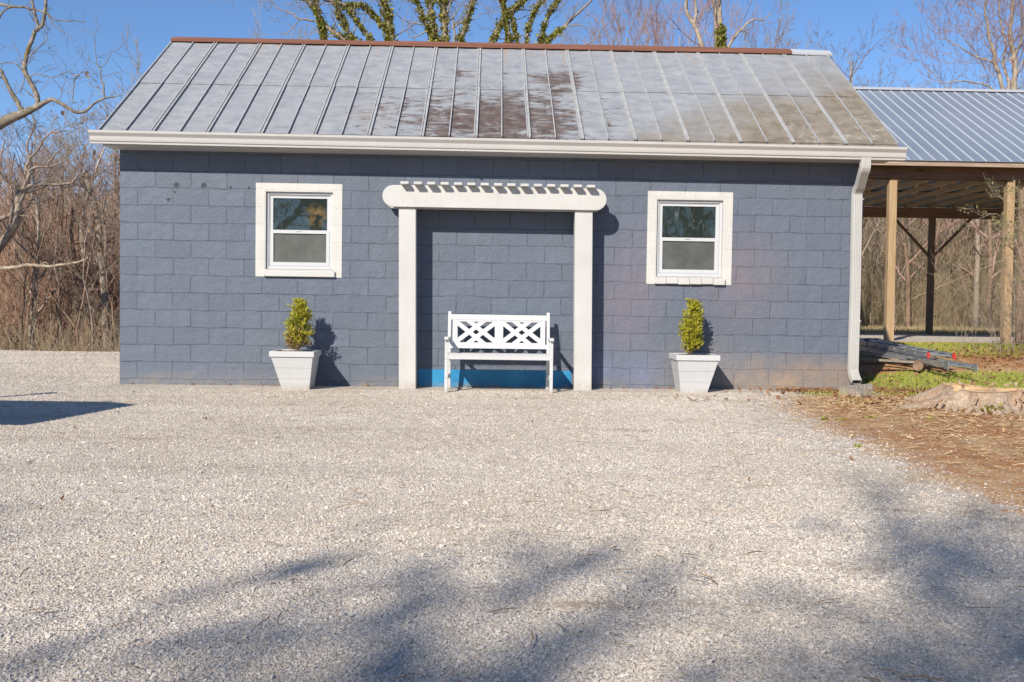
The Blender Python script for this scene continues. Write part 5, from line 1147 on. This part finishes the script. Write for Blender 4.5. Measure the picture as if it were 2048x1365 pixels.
def gauss(lst):
    def f(r, n):
        X, Yv = [], []
        for (cx, cy, sx, sy, w_) in lst: k = int(n*w_); X.append(r.normal(cx, sx, k)); Yv.append(r.normal(cy, sy, k))
        x, y = np.concatenate(X), np.concatenate(Yv); ok = ~((x > -.1) & (x < 8.76) & (y > -.03) & (y < 4.7)); return x[ok], y[ok]
    return f
litter('leaf_litter', 5200, gauss([(12.6, 3.1, .9, .7, .30), (8.3, -.25, .35, .12, .11), (9.4, -.15, .3, .2, .06), (10.8, .9, 1.1, .4, .05), (9.5, -1.2, 1.2, .5, .08), (9.1, 1.5, .3, .8, .05)]), LEAF, .055, M['deadleaf'], 61, 'scattered dead leaves', 'leaf litter', .5, .02)
CH = (np.array([(-.5, -.12, 0), (.5, -.08, .02), (.45, .1, .06), (-.45, .12, .04)]), [[0, 1, 2, 3]])
litter('wood_chip', 5200, gauss([(9.3, -2.1, .8, .4, .5), (8.7, -1.6, .5, .5, .25), (9.2, -3.4, 1., 1., .25)]), CH, .05, M['chip'], 62, 'pale wood chips around the stump', 'wood chips', .25, .012)
TWG = (np.array([(-.5, -.015, 0), (0, .06, .02), (.5, -.01, .01), (.5, .012, .03), (0, .09, .05), (-.5, .015, .02)]), [[0, 1, 4, 5], [1, 2, 3, 4]])
litter('fallen_twig', 900, lambda r, n: ((lambda x, y: (x, y))(r.uniform(-1, 10.5, n), r.uniform(-9.8, -.2, n)**1)), TWG, .08, M['twig'], 63, 'small fallen twigs and straw on the gravel', 'twigs', .12, .016)
litter('fallen_twig', 5000, gauss([(8.6, -4.8, 1., 1.5, .6), (8.4, -2.2, .8, .8, .4)]), TWG, .07, M['straw'], 64, 'twigs and straw thick on the dirt at right', 'twigs', .15, .016)
litter('leaf_litter', 110, lambda r, n: (r.uniform(0, 9, n), r.uniform(-9.6, -.3, n)), LEAF, .026, M['deadleaf'], 65, 'few dead leaves on the gravel', 'leaf litter', .4, .016)
n = 90000; r = np.random.default_rng(51); x = r.uniform(-7, -.06, n); y = -.5+8.0*r.uniform(0, 1, n)**.8; sz = r.lognormal(math.log(.007), .3, n)
tag(bulk('gravel', ICO, ICF, np.stack([x, y, gz(x, y)+sz*.15], 1), rots(r, n, .5, sz, np.stack([r.uniform(.8, 1.5, n), r.uniform(.7, 1.1, n), r.uniform(.45, .8, n)], 1)), M['stone']), 'pale gravel yard left of the building', 'gravel', kind='stuff')

litter('leaf_litter', 170, lambda r, n: (r.uniform(.1, 8.6, n), -.03-np.abs(r.normal(0, .07, n))), LEAF, .030, M['deadleaf'], 66, 'few dead leaves caught along the foot of the blue wall', 'leaf litter', .6, .014)
litter('fallen_twig', 260, lambda r, n: (r.uniform(.1, 8.6, n), -.03-np.abs(r.normal(0, .12, n))), TWG, .05, M['twig'], 67, 'bits of straw along the foot of the blue wall', 'twigs', .2, .016)

litter('fallen_twig', 3200, lambda r, n: (lambda x, y: ((x, y)))(*(lambda c, k: (c[k, 0]+r.normal(0, .35, n), np.minimum(-.1, c[k, 1]+r.normal(0, .10, n))))(np.stack([np.random.default_rng(8).uniform(-1, 9, 40), np.random.default_rng(9).uniform(-8.5, -.8, 40)], 1), r.integers(0, 40, n))), TWG, .035, M['straw'], 68, 'thin drifts of straw and needles on the gravel', 'twigs', .15, .012)
